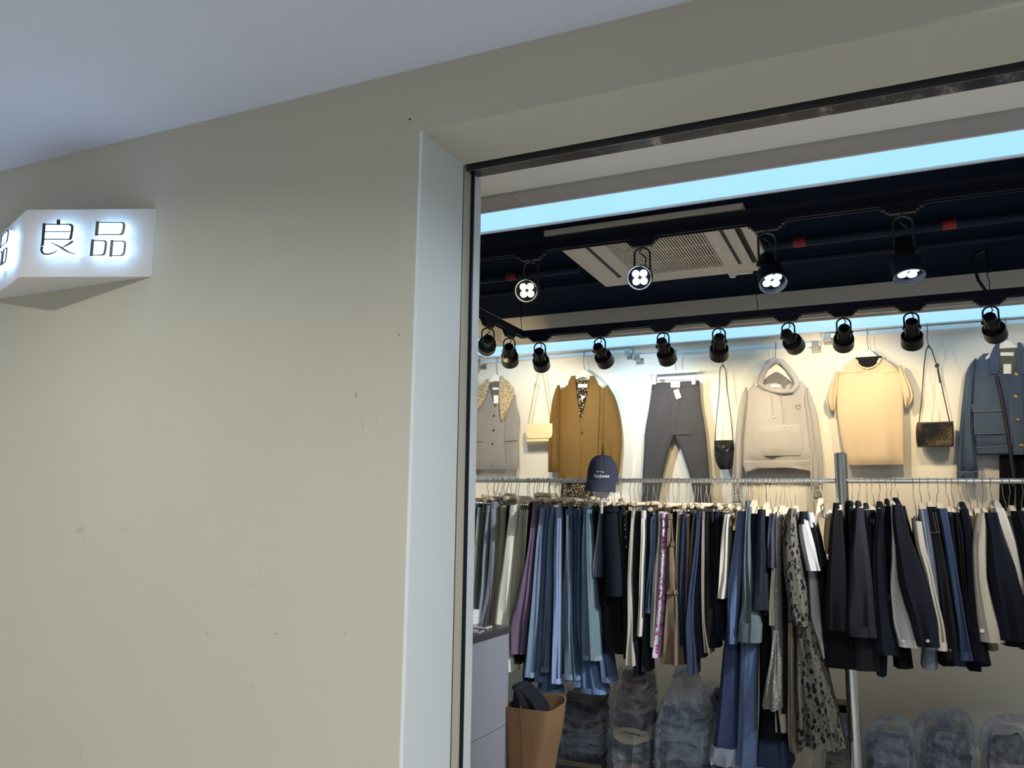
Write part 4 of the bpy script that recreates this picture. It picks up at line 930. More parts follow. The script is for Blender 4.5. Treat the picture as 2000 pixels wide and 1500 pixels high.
 ('olive grey trousers', 'olive grey trousers right of the off-white knit', (104, 100, 84), 'weave', '1006:1424/1434 1050:1423/1432 1100:1421/1430 1240:1420/1430', .02)]
for i, (sh, lab, rgb, fab, rs, yo) in enumerate(TR):
    if i < 16 and max(rgb) > 70: rgb = tuple(min(238, int(v*1.2)) for v in rgb)
    jn = fab == 'denim' or 'jeans' in sh
    trousers(i+1, sh, lab, rgb, fab, rs, yo, name='jeans' if jn else 'trousers', cat='jeans' if jn else 'trousers')
# pearls of the studded jeans
for q, (px, py) in enumerate(((1220, 1026), (1221, 1034), (1222, 1049), (1223, 1068), (1219, 1205))):
    o = next(o for o in COL.objects if o.get('label', '').startswith('black jeans with pearly'))
    obj('stud', MB().ball(atY(px, py, YF+.004), .0042, 8, 6), plain((220, 215, 205), .25), o)
skirt(201, 'navy folded skirt', 'dark navy straight skirt hanging in front of the studded jeans', (20, 28, 44), 'wool', '990:1180/1204 1010:1177/1207 1050:1176/1209 1080:1177/1213 1130:1178/1217 1164:1179/1219', -.05, wr=.04, k=3)
skirt(202, 'long black skirt', 'long black skirt below and behind the dark navy straight skirt', (16, 17, 23), 'wool', '1000:1186/1204 1100:1176/1216 1180:1170/1224 1275:1168/1230', .0, wr=.06, k=4)
skirt(203, 'denim shorts', 'small dark denim shorts with frayed hem beside the navy skirt', (48, 70, 104), 'denim', '1000:1174/1180 1040:1172/1178 1085:1166/1177 1127:1161/1174', -.03, name='denim_shorts', cat='shorts', wr=.05, k=3)
skirt(204, 'short black skirt', 'short black skirt under the frayed denim shorts', (17, 20, 30), 'wool', '1004:1168/1174 1100:1163/1176 1183:1155/1178', .015, wr=.05, k=3)
M_PINK = spots('pink_floral', (206, 190, 204), (178, 66, 148), 46, .34, (1, 1, 1), (70, 60, 84))
skirt(205, 'pink floral trousers', 'white trousers printed with bright pink flowers on the rack', None, None, '1002:1293/1303 1060:1290/1304 1110:1288/1302 1170:1284/1298 1226:1281/1294 1284:1273/1290', -.03, name='floral_trousers', cat='trousers', mat=M_PINK, wr=.05, k=4)
skirt(206, 'brown tiered dress', 'brown tiered strap dress with ruffled seams on the rack', (112, 96, 80), 'weave', '1004:1303/1312 1066:1303/1318 1110:1301/1321 1160:1299/1328 1200:1296/1330 1250:1291/1334 1297:1287/1337', -.03, name='tiered_dress', cat='dress', tiers=(1067, 1160), wr=.11, k=7)
def top(i, short, label, rgb, fab, sl, body=None, yo=0.0, name='jacket', cat='jacket', mat=None, smat=None, collar=False, cuff=None, btn=None, wr=.07, grp='shirts and jackets on the rack rail', sleeve=True, sd=.11, bd=.30):
    """top on a shoulder hanger seen from its near shoulder: near sleeve, body, far sleeve"""
    rows = sorted(P(sl)); yf = YF+yo; mat = mat or cloth(rgb, fab)
    br = sorted(P(body)) if body else [(y, a+(b_-a)*.12, b_-(b_-a)*.12) for y, a, b_ in rows]
    x = topc(rows, yf); zb_ = min(atY(r[1], r[0], yf).z for r in (rows[-1], br[-1]))
    t = thing(name, label, cat, (x, YR, zb_), grp)
    h = br[-1][0]-br[0][0]
    dfun = lambda tt: .10+(bd-.10)*min(1, tt*h/32)
    obj('body', drape(br, lambda tt: max(yf+.07, YR-dfun(tt)/2), dfun, m=26, p=.6, wr=wr, k=5, seed=i*3, ref=.03), mat, t)
    if sleeve:
        ms = smat or mat
        obj('sleeve', drape(rows, yf-.03, lambda tt: sd*(.55+.45*min(1, tt*5)), m=24, p=.72, wr=wr*.9, k=3, seed=i*3+1, ref=.05, fold=.012), ms, t)
        far = cut(rows, rows[0][0]+4, rows[-1][0]-6)
        obj('sleeve', drape(far, yf+.07+bd, sd*.9, m=14, p=.75, wr=wr, k=3, seed=i*3+2), ms, t)
        if cuff: obj('cuff', drape(grow(cut(rows, rows[-1][0]-cuff, rows[-1][0]+1), .8), yf-.034, sd+.010, n=4, m=22, p=.7, wr=.01, seed=i, ref=.05), cloth(tuple(int(min(255, v*1.06+3)) for v in rgb), fab), t)
    if collar:
        c0 = rows[0]; r0 = [(c0[0]-14, c0[1]+1, c0[1]+(c0[2]-c0[1])*.55), (c0[0]-4, c0[1]-.5, c0[2]-1), (c0[0]+8, c0[1], c0[2]+1)]
        obj('collar', drape(r0, lambda tt: YR-.06-.05*tt, lambda tt: .12+.1*tt, n=6, m=20, p=.7, wr=.06, k=4, seed=i), mat, t)
    if btn:
        for bx, by, br_, bc in btn: obj('button', disc(atY(bx, by, yf-.032), (0, -1, .1), br_, .005, 12), plain(bc, .3), t)
    hold(x, rows[0][0], short, 300+i, 'arm', 0)
    return t
W_ = 'weave'; D = 'denim'
TOPS = [
 dict(i=1, short='off-white knit', label='off-white knitted top between dark trousers and olive pair', rgb=(196, 190, 176), fab='knit', sl='1004:1415/1426 1050:1410/1425 1100:1407/1424 1140:1405/1422 1168:1402/1419', name='knit_top', cat='top', yo=-.01),
 dict(i=2, short='black vest top', label='black sleeveless top on a hanger with rounded end showing', rgb=BLK, fab=W_, sl='1012:1432/1444 1080:1428/1440 1180:1420/1434 1280:1412/1430', sleeve=False, name='tank_top', cat='top', yo=.02),
 dict(i=3, short='blue denim shirt', label='blue denim shirt with long sleeve at the start of the tops', rgb=(62, 88, 132), fab=D, sl='998:1442/1457 1030:1438/1456 1090:1430/1454 1140:1422/1450 1190:1421/1444 1255:1424/1440', yo=-.02, name='denim_shirt', cat='shirt', cuff=14),
 dict(i=4, short='grey-green denim jacket', label='grey-green denim jacket with broad stitched cuff', rgb=(70, 88, 92), fab=D, sl='990:1457/1468 1020:1456/1468 1100:1451/1472 1180:1450/1482 1215:1444/1488 1252:1441/1486', body='994:1459/1470 1200:1452/1480 1240:1450/1480', yo=-.04, collar=True, cuff=36, name='denim_jacket'),
 dict(i=5, short='dark navy shirt', label='dark navy shirt between the green denim jacket and navy sweater', rgb=(26, 32, 50), fab=W_, sl='1003:1469/1481 1050:1466/1479 1110:1464/1480 1180:1462/1484', yo=-.025, name='shirt', cat='shirt'),
 dict(i=6, short='navy sweater', label='navy blue sweater with wide short sleeve among dark tops', rgb=(30, 36, 56), fab='knit', sl='995:1480/1495 1050:1477/1497 1090:1472/1499 1160:1464/1501 1190:1463/1502', body='1000:1481/1496 1100:1478/1500 1215:1470/1502', yo=-.05, name='sweater', cat='sweater'),
 dict(i=7, short='black tee', label='black T-shirt between navy sweater and slate tee', rgb=(20, 21, 30), fab=W_, sl='1008:1492/1503 1060:1492/1502 1120:1494/1504 1200:1492/1505', yo=-.01, name='t_shirt', cat='T-shirt'),
 dict(i=8, short='slate tee', label='slate grey T-shirt with short angled sleeve on the rack', rgb=(64, 66, 80), fab=W_, sl='1003:1503/1515 1050:1499/1515 1080:1499/1516 1108:1499/1516', body='1005:1504/1516 1200:1504/1514', yo=-.04, name='t_shirt', cat='T-shirt'),
 dict(i=9, short='cream long dress', label='cream long dress behind the white polka-dot dress', rgb=(190, 182, 164), fab=W_, sl='1000:1515/1528 1050:1513/1527 1110:1507/1525 1170:1503/1521 1220:1503/1518', body='1004:1516/1528 1200:1504/1520 1300:1508/1530 1429:1512/1538', yo=.0, name='long_dress', cat='dress'),
 dict(i=10, short='navy long dress', label='long navy dress between the polka-dot and leopard dresses', rgb=(22, 28, 46), fab=W_, sl='1004:1526/1536 1100:1524/1538 1200:1522/1540', body='1006:1526/1538 1200:1522/1541 1300:1523/1541 1392:1524/1542', yo=.0, name='long_dress', cat='dress', sleeve=False),
 dict(i=12, short='white-sleeved ringer tee', label='white T-shirt with black yoke beside the leopard dress', rgb=(178, 177, 176), fab='knit', sl='1014:1561/1578 1022:1559/1581 1060:1562/1592 1090:1569/1599 1114:1574/1605', body='1010:1562/1580 1115:1574/1597 1200:1578/1604 1285:1576/1615', yo=-.05, name='t_shirt', cat='T-shirt', sd=.13),
 dict(i=13, short='black-sleeved tee', label='black short-sleeved T-shirt with white yoke', rgb=(24, 25, 32), fab='knit', sl='1020:1578/1592 1030:1581/1596 1060:1586/1606 1106:1591/1620', body='1018:1580/1594 1120:1592/1614 1220:1602/1622 1300:1604/1634', yo=-.02, name='t_shirt', cat='T-shirt'),
 dict(i=14, short='black jacket before the post', label='black jacket with stand collar hanging before the steel post', rgb=(20, 22, 28), fab=W_, sl='996:1626/1645 1030:1622/1647 1080:1618/1652 1150:1612/1656 1230:1610/1656', body='996:1627/1646 1090:1620/1656 1200:1612/1666 1305:1612/1678', yo=-.06, collar=True),
 dict(i=15, short='dark collared shirt', label='dark shirt with dull collar just beyond the steel post', rgb=(30, 30, 36), fab=W_, sl='992:1657/1671 1050:1656/1670 1120:1655/1668', body='994:1658/1672 1300:1650/1690', yo=.0, collar=True, name='shirt', cat='shirt'),
 dict(i=16, short='purple-black jacket', label='purple-black jacket with wide sleeve beyond the steel post', rgb=(48, 44, 54), fab=W_, sl='992:1670/1688 1020:1668/1689 1080:1658/1698 1150:1656/1707 1210:1652/1712 1242:1656/1716', body='992:1672/1690 1100:1664/1704 1250:1662/1730 1310:1664/1724', yo=-.06, collar=True, cuff=20, sd=.14),
 dict(i=17, short='ink blue shirt', label='ink blue shirt with folded collar beside the purple-black jacket', rgb=(34, 40, 56), fab=D, sl='996:1686/1701 1050:1690/1704 1150:1700/1712', body='998:1688/1702 1280:1696/1716', yo=.01, collar=True, name='shirt', cat='shirt'),
 dict(i=18, short='slim black top', label='slim black top between the ink blue shirt and navy jacket', rgb=BLK, fab=W_, sl='996:1700/1710 1060:1701/1710 1200:1704/1714', yo=.02, name='top', cat='top'),
 dict(i=19, short='navy cotton jacket', label='navy cotton jacket with creased elbow left of the black blouse', rgb=(26, 31, 48), fab=W_, sl='993:1711/1729 1070:1703/1732 1130:1702/1734 1210:1706/1741 1277:1708/1756', body='996:1713/1730 1130:1706/1738 1320:1712/1732', yo=-.04, collar=True),
 dict(i=20, short='black blouse', label='black blouse with high collar beside the white crinkled sleeve', rgb=(18, 20, 28), fab=W_, sl='988:1727/1740 1050:1730/1742 1150:1738/1748 1280:1742/1762', body='990:1728/1741 1305:1745/1785', yo=.0, collar=True, name='blouse', cat='blouse'),
 dict(i=21, short='white crinkled jacket', label='white crinkled jacket with silver snap behind the navy jacket sleeve', rgb=(192, 190, 184), fab='satin', sl='984:1739/1749 1040:1741/1752 1100:1741/1754 1140:1738/1757 1180:1741/1768 1220:1744/1786 1262:1756/1801', body='988:1741/1752 1150:1742/1760 1250:1750/1785', yo=-.045, cuff=14, btn=[(1764, 1252, .008, (190, 186, 178))], wr=.1),
 dict(i=22, short='dark navy snap jacket', label='dark navy jacket with a silver snap on its slanting cuff', rgb=(30, 31, 46), fab=W_, sl='986:1743/1762 1016:1742/1770 1050:1745/1779 1080:1748/1791 1140:1754/1814 1200:1774/1831 1262:1790/1836', body='988:1748/1768 1150:1764/1812 1250:1790/1834', yo=-.08, collar=True, btn=[(1812, 1252, .008, (190, 186, 178))], sd=.13),
 dict(i=23, short='cream cardigan', label='cream cardigan slipping off its wooden hanger', rgb=(188, 180, 164), fab=W_, sl='1018:1782/1800 1070:1788/1808 1110:1802/1820 1170:1814/1832 1220:1826/1845 1268:1828/1851', body='1012:1780/1798 1150:1800/1828 1268:1806/1846', yo=-.045, cuff=16, name='cardigan', cat='cardigan'),
 dict(i=24, short='light denim shirt', label='light washed denim shirt right of the cream cardigan', rgb=(116, 126, 150), fab=D, sl='994:1793/1813 1030:1800/1819 1090:1808/1829 1150:1818/1834 1210:1826/1839', body='996:1794/1813 1150:1812/1834 1307:1800/1834', yo=-.02, collar=False, name='denim_shirt', cat='shirt'),
 dict(i=25, short='contrast-stitched black jacket', label='black denim jacket with pale stitching on the shoulder', rgb=(24, 24, 30), fab=D, sl='990:1811/1829 1040:1818/1836 1110:1828/1851 1190:1838/1862 1240:1842/1870 1285:1844/1874', body='992:1813/1830 1150:1832/1858 1300:1834/1866', yo=-.035, cuff=14, btn=[(1856, 1270, .007, (96, 78, 56))]),
 dict(i=26, short='dark blue denim jacket', label='dark blue denim jacket beside the pale-stitched black one', rgb=(38, 58, 88), fab=D, sl='993:1829/1850 1040:1839/1857 1100:1848/1868 1170:1860/1880 1230:1870/1890 1287:1872/1901', body='995:1830/1850 1150:1856/1880 1300:1852/1890', yo=-.03, cuff=16),
 dict(i=27, short='charcoal shirt', label='charcoal shirt just showing behind the dark blue denim jacket', rgb=(52, 52, 62), fab=W_, sl='1000:1850/1862 1050:1856/1866 1150:1868/1876', body='1002:1851/1863 1290:1872/1894', yo=.0, name='shirt', cat='shirt'),
 dict(i=28, short='plain black blazer', label='plain black blazer left of the navy blazer', rgb=(22, 23, 32), fab=W_, sl='1001:1862/1875 1050:1866/1883 1130:1874/1888 1230:1882/1896', body='1003:1863/1876 1150:1874/1890 1310:1890/1920', yo=-.02, name='blazer', cat='blazer'),
 dict(i=29, short='navy blazer', label='navy blazer immediately left of the cream jacket sleeve', rgb=(26, 30, 48), fab=W_, sl='994:1873/1891 1050:1883/1901 1110:1886/1901 1210:1889/1909 1290:1898/1928', body='996:1874/1892 1150:1886/1906 1300:1898/1938', yo=-.03, collar=True, name='blazer', cat='blazer'),
 dict(i=30, short='beige shirt', label='beige shirt peeking out behind the cream jacket shoulder', rgb=(160, 148, 126), fab=W_, sl='1007:1890/1907 1060:1896/1908 1150:1900/1912', body='1009:1891/1908 1270:1925/1952', yo=.01, name='shirt', cat='shirt'),
 dict(i=31, short='cream button jacket', label='cream jacket with a round white button on its cuff', rgb=(184, 174, 156), fab='wool', sl='1002:1907/1926 1022:1902/1929 1070:1897/1928 1130:1900/1928 1180:1904/1940 1220:1908/1954 1253:1912/1965', body='1004:1908/1928 1150:1906/1934 1250:1920/1960', yo=-.06, btn=[(1918, 1232, .009, (220, 214, 200))], sd=.14, wr=.04),
 dict(i=32, short='broad navy coat', label='broad navy coat between two cream garments', rgb=(23, 27, 42), fab='wool', sl='1001:1920/1948 1050:1927/1959 1100:1926/1981 1170:1936/2001 1250:1950/2012', body='1002:1924/1952 1150:1940/1992 1262:1958/2010', yo=-.07, sd=.13, wr=.04, name='coat', cat='coat'),
 dict(i=33, short='cream collared coat', label='cream coat with slanting collar right of the broad navy coat', rgb=(192, 184, 168), fab='wool', sl='992:1937/1960 1024:1944/1974 1066:1960/1987 1126:1984/1998 1180:1992/2004', body='996:1940/1962 1240:1990/2020', yo=-.035, name='coat', cat='coat', collar=True),
 dict(i=34, short='grey wool jacket', label='grey wool jacket before the black blazer by the cream coat', rgb=(68, 70, 78), fab='wool', sl='1008:1963/1981 1060:1974/1988 1130:1988/2000', body='1010:1964/1982 1270:1994/2024', yo=-.01),
 dict(i=35, short='thick black coat', label='thick black coat on a wide hanger past the grey wool jacket', rgb=(18, 19, 26), fab='wool', sl='998:1973/2004 1050:1984/2022 1150:1992/2032 1260:1996/2040', yo=-.05, name='coat', cat='coat'),
 dict(i=36, short='brown-grey jacket', label='brown-grey jacket past the thick black coat', rgb=(78, 72, 70), fab='wool', sl='1002:2004/2024 1100:2014/2036 1260:2024/2050', yo=-.02)]
for d_ in TOPS: top(**d_)
# contrasting shoulders
def find(lab): return next(o for o in COL.objects if o.get('label', '') == lab)
for lab, rs, rgb, yo in (('white T-shirt with black yoke beside the leopard dress', '999:1562/1577 1010:1560/1580 1024:1558/1580', (26, 26, 32), -.082), ('black short-sleeved T-shirt with white yoke', '1001:1574/1588 1014:1576/1593 1030:1580/1596', (178, 177, 176), -.052)):
    obj('yoke', drape(P(rs), YF+yo, .12, n=6, m=20, p=.75, wr=.02, seed=4, ref=.05), cloth(rgb, 'knit'), find(lab))
for pts in (((1826, 1000), (1832, 1025), (1836, 1040)), ((1822, 1000), (1827, 1025), (1830, 1041)), ((1818, 1041), (1836, 1040))):
    obj('topstitch', MB().tube([atY(x, y, YF-.068) for x, y in pts], .0011, 5), SEAM((120, 110, 96)), find('black denim jacket with pale stitching on the shoulder'))
# patterned dresses
def dress(i, short, label, mat, parts, yo, name, trim=None):
    rows = sorted(P(parts[0][1])); yf = YF+yo; x = topc(rows, yf)
    t = thing(name, label, 'dress', (x, YR, atY(1550, 1450, yf).z), 'skirts and dresses on the rack rail')
    for q, (nm, rs, d, wr, k, o) in enumerate(parts): obj(nm, drape(P(rs), yf+o, d, m=44, p=.66, wr=wr, k=k, seed=i+q, ref=.04, fold=.02 if d > .2 else .008), mat, t)
    hold(x, rows[0][0]+8, short, i, 'arm'); return t
M_LD = spots('ink_blot_print', (102, 97, 88), (22, 22, 26), 44, .33, (1, 1, .55), (30, 30, 34))
dress(401, 'spotted grey dress', 'grey long-sleeved dress with black ink-spot print and gathered hem', M_LD,
      [('sleeve', '993:1541/1553 1014:1531/1557 1060:1528/1561 1110:1530/1569 1160:1536/1576 1200:1542/1579 1219:1552/1577', .15, .1, 5, -.07),
       ('bodice', '1000:1540/1560 1100:1538/1576 1210:1550/1586', .28, .06, 6, .06),
       ('skirt', '1205:1552/1586 1250:1552/1600 1300:1552/1611 1351:1551/1622 1400:1552/1635 1461:1553/1650', .32, .1, 9, -.02),
       ('cuff', '1212:1552/1578 1222:1551/1579', .16, .06, 9, -.075)], -.02, 'spotted_dress')
M_PD = spots('white_dotted_voile', (128, 128, 122), (186, 185, 178), 58, .24, (1, 1, 1))
dress(411, 'polka-dot dress', 'sheer white dress with raised dots flaring at the hem', M_PD,
      [('bodice', '1010:1520/1530 1100:1516/1526 1140:1511/1525 1240:1510/1525', .2, .05, 5, .0), ('skirt', '1230:1509/1525 1290:1503/1525 1332:1494/1525 1384:1487/1526', .26, .12, 7, -.02)], -.035, 'dotted_dress')
dress(421, 'plain beige dress', 'plain beige dress hem showing beside the ink-spot dress', cloth((158, 148, 132)),
      [('bodice', '1010:1536/1546 1220:1538/1553', .2, .05, 5, .05), ('skirt', '1215:1538/1553 1340:1538/1554 1440:1538/1556 1468:1543/1566', .26, .1, 6, .0)], .03, 'plain_dress')
# denim overalls hanging low
for (i, short, label, rgb, rs, cf) in ((431, 'dark denim overalls', 'long dark denim overalls with pale turned-up cuffs', (36, 54, 92), '1010:1440/1450 1200:1420/1440 1276:1411/1443 1380:1402/1441 1470:1391/1440', (120, 132, 150)),
                                 (432, 'mid-blue denim overalls', 'long mid-blue denim overalls beside the dark pair', (66, 90, 132), '1010:1452/1460 1200:1446/1474 1257:1445/1480 1350:1442/1478 1440:1440/1477 1496:1437/1475', (100, 124, 160))):
    rows = P(rs); yf = YF+.015 if i == 431 else YF-.005; x = topc(rows, yf); mat = cloth(rgb, 'denim')
    t = thing('denim_overalls', label, 'overalls', (x, YR, atY(1430, 1490, yf).z), 'skirts and dresses on the rack rail')
    obj('bib', drape(cut(rows, 1010, 1210), yf+.05, .22, m=20, p=.6, wr=.05, seed=i), mat, t)
    for q in (0, 1): obj('leg', drape(cut(rows, 1200, rows[-1][0]), yf+.13*q, .13, m=24, p=.7, wr=.1, k=4, seed=i+q, fold=.012), mat, t)
    if i == 431: obj('turn_up', drape(P('1461:1386/1442 1480:1381/1441 1494:1382/1440'), yf-.02, .2, n=6, m=30, p=.7, wr=.12, k=7, seed=9), cloth(cf, 'denim'), t)
    else: obj('outseam', MB().tube([atY(a+(b_-a)*.28, y, yf+.002) for y, a, b_ in cut(rows, 1230, 1490)], .003, 5), cloth((48, 66, 100), 'denim'), t)
    hold(x, 1006, short, i, 'arm')
skirt(441, 'long black maxi skirt', 'long black maxi skirt beside the mid-blue overalls', (16, 19, 30), W_, '1040:1486/1500 1250:1480/1512 1350:1480/1520 1444:1479/1535', .06, wr=.08, k=5, kind='arm')
skirt(442, 'indigo maxi skirt', 'indigo denim maxi skirt hem below the long black skirt', (34, 52, 84), D, '1040:1496/1510 1350:1482/1530 1500:1474/1545', .10, wr=.1, k=5, kind='arm')
# tan suede pouch tucked on a hanger
p0 = atY(1617, 1006, YF)
t = thing('suede_pouch', 'tan suede pouch hanging from a rack hanger near the post', 'pouch', p0, None)
obj('pouch', drape(P('1008:1612/1628 1026:1610/1628 1040:1609/1626 1060:1608/1624 1082:1613/1619'), YF-.03, .07, m=20, p=.7, wr=.12, k=4, seed=3, fold=.01), plain((150, 124, 92), .8), t)
obj('drawstring_neck', drape(P('996:1606/1624 1004:1604/1626 1012:1608/1628'), YF-.035, .07, n=5, m=26, p=.8, wr=.2, k=11, seed=5), plain((190, 178, 158), .7), t)
obj('strap', MB().tube([atY(1612, 998, YF-.02), atY(1608, 985, YF+.05), (atY(1616, 975, YR).x, YR, rail_z(0)-.10)], .004, 6), plain((150, 124, 92), .8), t)
arm_hanger(atY(1604, 990, YR).x, rail_z(0)-.13, 'tan suede pouch', 77)

# ------------------------------------------------------------------ cap on a white display head
cx = atY(1174, 940, 4.36); YC = 4.36; k_ = (atY(1204, 930, YC).x-atY(1146, 930, YC).x)/2
zc2 = atY(1176, 935, YC).z; ztop = atY(1176, 889, YC).z; xc = atY(1176, 930, YC).x
t = thing('display_head', 'white foam display head clamped to the rail under the navy cap', 'display head', (xc, YC, zc2-.12))
R = []
for (dz, r, oy) in ((-.105, .018, .0), (-.10, .034, 0), (-.085, .050, 0), (-.055, .060, 0), (-.02, .066, .004), (.03, .068, .006), (.06, .055, .006), (.085, .02, .006)):
    R.append([(xc+r*1.0*math.cos(a*math.pi/10), YC+oy+r*1.12*math.sin(a*math.pi/10), zc2+dz) for a in range(20)])
obj('head_form', MB().rings(R), plain((226, 222, 212), .7), t)
obj('stand_pole', MB().tube([(xc-.004, YC, atY(1171, 1003, YC).z), (xc-.004, YC, zc2-.10)], .007, 10), plain((200, 198, 192), .4), t)
obj('clamp_arm', MB().tube([(xc-.004, YC, zc2-.125), (xc-.004, YC+.08, zc2-.125), (xc-.004, YR-.02, rail_z(xc)-.004)], .006, 8), plain((200, 198, 192), .4), t)
M_CAP = cloth((60, 64, 78))
t = thing('baseball_cap', 'navy cap with white lettering on the display head', 'cap', (xc, YC, zc2))
RX, RY = k_, k_*1.15; zb0 = zc2-.012; H = ztop-zb0
crown = lambda u, v: Vector((xc+RX*math.cos(u)*math.cos(v)**.62, YC+.008+RY*math.sin(u)*math.cos(v)**.62, zb0+H*math.sin(v)))
R = []
for j in range(11):
    v = math.pi/2*j/10.4; R.append([crown(2*math.pi*i/30, v)+Vector((0, 0, 0)) for i in range(30)])
obj('crown', MB().rings(R, False, True), M_CAP, t)
for q in range(6): obj('crown_seam', MB().tube([crown(-math.pi/2+math.pi/3*q+math.pi/6, math.pi/2*j/10.6)+Vector((0, 0, .0005)) for j in range(11)], .0013, 5), cloth((40, 50, 70)), t)
obj('top_button', MB().ball((xc, YC+.008, ztop+.002), .008, 10, 6, (1, 1, .5)), M_CAP, t)
up, lo = [], []
for i in range(17):
    a = math.pi+math.pi*i/16
    for lst, dz in ((up, .0), (lo, -.004)): pass
brim = MB(); Rb = []
for j in range(6):
    s_ = j/5; row = []
    for i in range(17):
        a = math.pi*1.06+math.pi*.88*i/16
        base = Vector((xc+RX*1.0*math.cos(a), YC+.008+RY*math.sin(a), zb0+.004))
        out = Vector((xc+RX*1.02*math.cos(a), YC-RY*.95+.062*math.sin(a)*1.0+.03, zb0-.052+.020*abs(math.cos(a))**2*0))
        out.y = YC+.008+RY*math.sin(a)*1.0-.062*abs(math.sin(a))**.6; out.z = zb0-.058-.004*abs(math.cos(a))
        row.append(base.lerp(out, s_)+Vector((0, -.012*math.sin(math.pi*s_)*abs(math.sin(a)), .006*math.sin(math.pi*s_))))
    Rb.append(row)
V = [p for r in Rb for p in r]; n_ = 17
F_ = [(j*n_+i, j*n_+i+1, (j+1)*n_+i+1, (j+1)*n_+i) for j in range(5) for i in range(16)]
V2 = [p+Vector((0, .003, -.003)) for p in V]; off = len(V)
F2 = [tuple(off+q for q in reversed(f)) for f in F_]
edge = [j for j in range(n_)]+[j*n_+16 for j in range(1, 6)]+[5*n_+i for i in range(15, -1, -1)]+[j*n_ for j in range(4, 0, -1)]
F3 = [(edge[i], edge[(i+1) % len(edge)], off+edge[(i+1) % len(edge)], off+edge[i]) for i in range(len(edge))]
obj('brim', MB().add(V+V2, F_+F2+F3), M_CAP, t)
def cap_text(body, name, size, xoff, zoff, shear, bow=0.0):
    c = bpy.data.curves.new('cap_lettering', 'FONT'); c.body = body; c.size = size; c.align_x = 'CENTER'; c.shear = shear; c.offset = size*.012
    o = bpy.data.objects.new('tmp_text', c); COL.objects.link(o); dg = bpy.context.evaluated_depsgraph_get(); dg.update()
    me = bpy.data.meshes.new_from_object(o.evaluated_get(dg)); bpy.data.objects.remove(o)
    mb = MB(); vs_ = []
    for v in me.vertices:
        x, y = v.co.x+xoff, v.co.y; z = zc2+zoff+y+bow*(1-(x/.04)**2)
        vv = math.asin(max(0, min(.98, (z-zb0)/H))); rx, ry = RX*math.cos(vv)**.62, RY*math.cos(vv)**.62
        cu = max(-.97, min(.97, x/rx)); yy = YC+.008-ry*math.sqrt(1-cu*cu)
        vs_.append(Vector((xc+x, yy-.0022, z)))
    mb.add(vs_, [tuple(p.vertices) for p in me.polygons]); obj(name, mb, plain((226, 224, 220), .7), t, False)
XO = atY(1171, 925, YC-.08).x-xc+.006
cap_text('Yankees', 'cap_lettering', .0255, XO, -.009+.012, .28)
cap_text('NEW YORK', 'cap_lettering', .0085, XO, .024+.004, 0, .004)
cap_text('1903', 'cap_lettering', .0065, XO, -.003, 0)
# ------------------------------------------------------------------ counter with phones and box
ZCT = 1.05
cc = atZ(1000, 1222, ZCT); XCn, YCn = cc.x, cc.y
print('counter', XCn, YCn)
XC0, YC0 = XCn-.75, YI+.10
t = thing('sales_counter', 'grey sales counter with a dark worktop inside the shop entrance', 'counter', ((XC0+XCn)/2, (YC0+YCn)/2, 0))
obj('worktop', MB().box((XC0, YC0, ZCT-.032), (XCn, YCn, ZCT)), plain((72, 70, 72), .35), t, False, .002)
M_CT = plain((150, 152, 162), .45)
xi, yi = XCn-.012, YCn-.012
zs = atX(996, 1411, xi).z
obj('carcass', MB().box((XC0+.02, YC0+.01, .0), (xi-.018, yi, ZCT-.032)), plain((120, 122, 130), .5), t, False)
obj('corner_stile', MB().box((xi-.017, yi-.022, .0), (xi, yi, ZCT-.033)), M_CT, t, False, .001)
obj('side_panel', MB().box((xi-.017, YC0+.012, zs+.002), (xi, yi-.024, ZCT-.034)), M_CT, t, False, .001)
obj('side_panel', MB().box((xi-.017, YC0+.012, .02), (xi, yi-.024, zs-.002)), M_CT, t, False, .001)
hz = atX(907, 1350, xi)
obj('handle', MB().box((xi, hz.y-.010, hz.z-.07), (xi+.018, hz.y+.004, hz.z+.05)), M_BLACK, t, False, .003)
bx = atZ(930, 1214, ZCT)
t = thing('small_box', 'plain white box at the back of the counter', 'box', (bx.x-.07, YCn-.07, ZCT))
b1 = atY(930, 1187, YCn-.12); xw = atY(930, 1200, YCn-.12).x-.035
obj('box_body', MB().box((xw-.16, YCn-.12, ZCT), (xw, YCn-.02, ZCT+.055)), M_WHITE, t, False, .002)
obj('box_lid', MB().box((xw-.162, YCn-.122, ZCT+.035), (xw+.002, YCn-.018, ZCT+.075)), M_WHITE, t, False, .002)
def phone(label, px, py, rgb, yaw):
    c = atZ(px, py, ZCT); d = Vector((-math.cos(yaw), -math.sin(yaw), 0)); s_ = Vector((-d.y, d.x, 0)); c = Vector((c.x, c.y, ZCT+.006))
    mid = c+d*.075
    t = thing('smartphone', label, 'phone', (mid.x, mid.y, ZCT))
    obj('case', MB().obox(mid, d*.076, s_*.037, (0, 0, .0055)), plain(rgb, .4), t, False, .003)
    obj('screen', MB().obox(mid+Vector((0, 0, .0058)), d*.071, s_*.032, (0, 0, .0006)), plain((18, 20, 26), .08), t, False)
    obj('charging_port', MB().obox(c-d*.0008, d*.001, s_*.006, (0, 0, .0018)), M_BLACK, t, False)
phone('smartphone in a lilac case on the counter', 941, 1237, (196, 170, 220), .12)
phone('smartphone in a white case on the counter', 956, 1228, (226, 220, 206), .05)

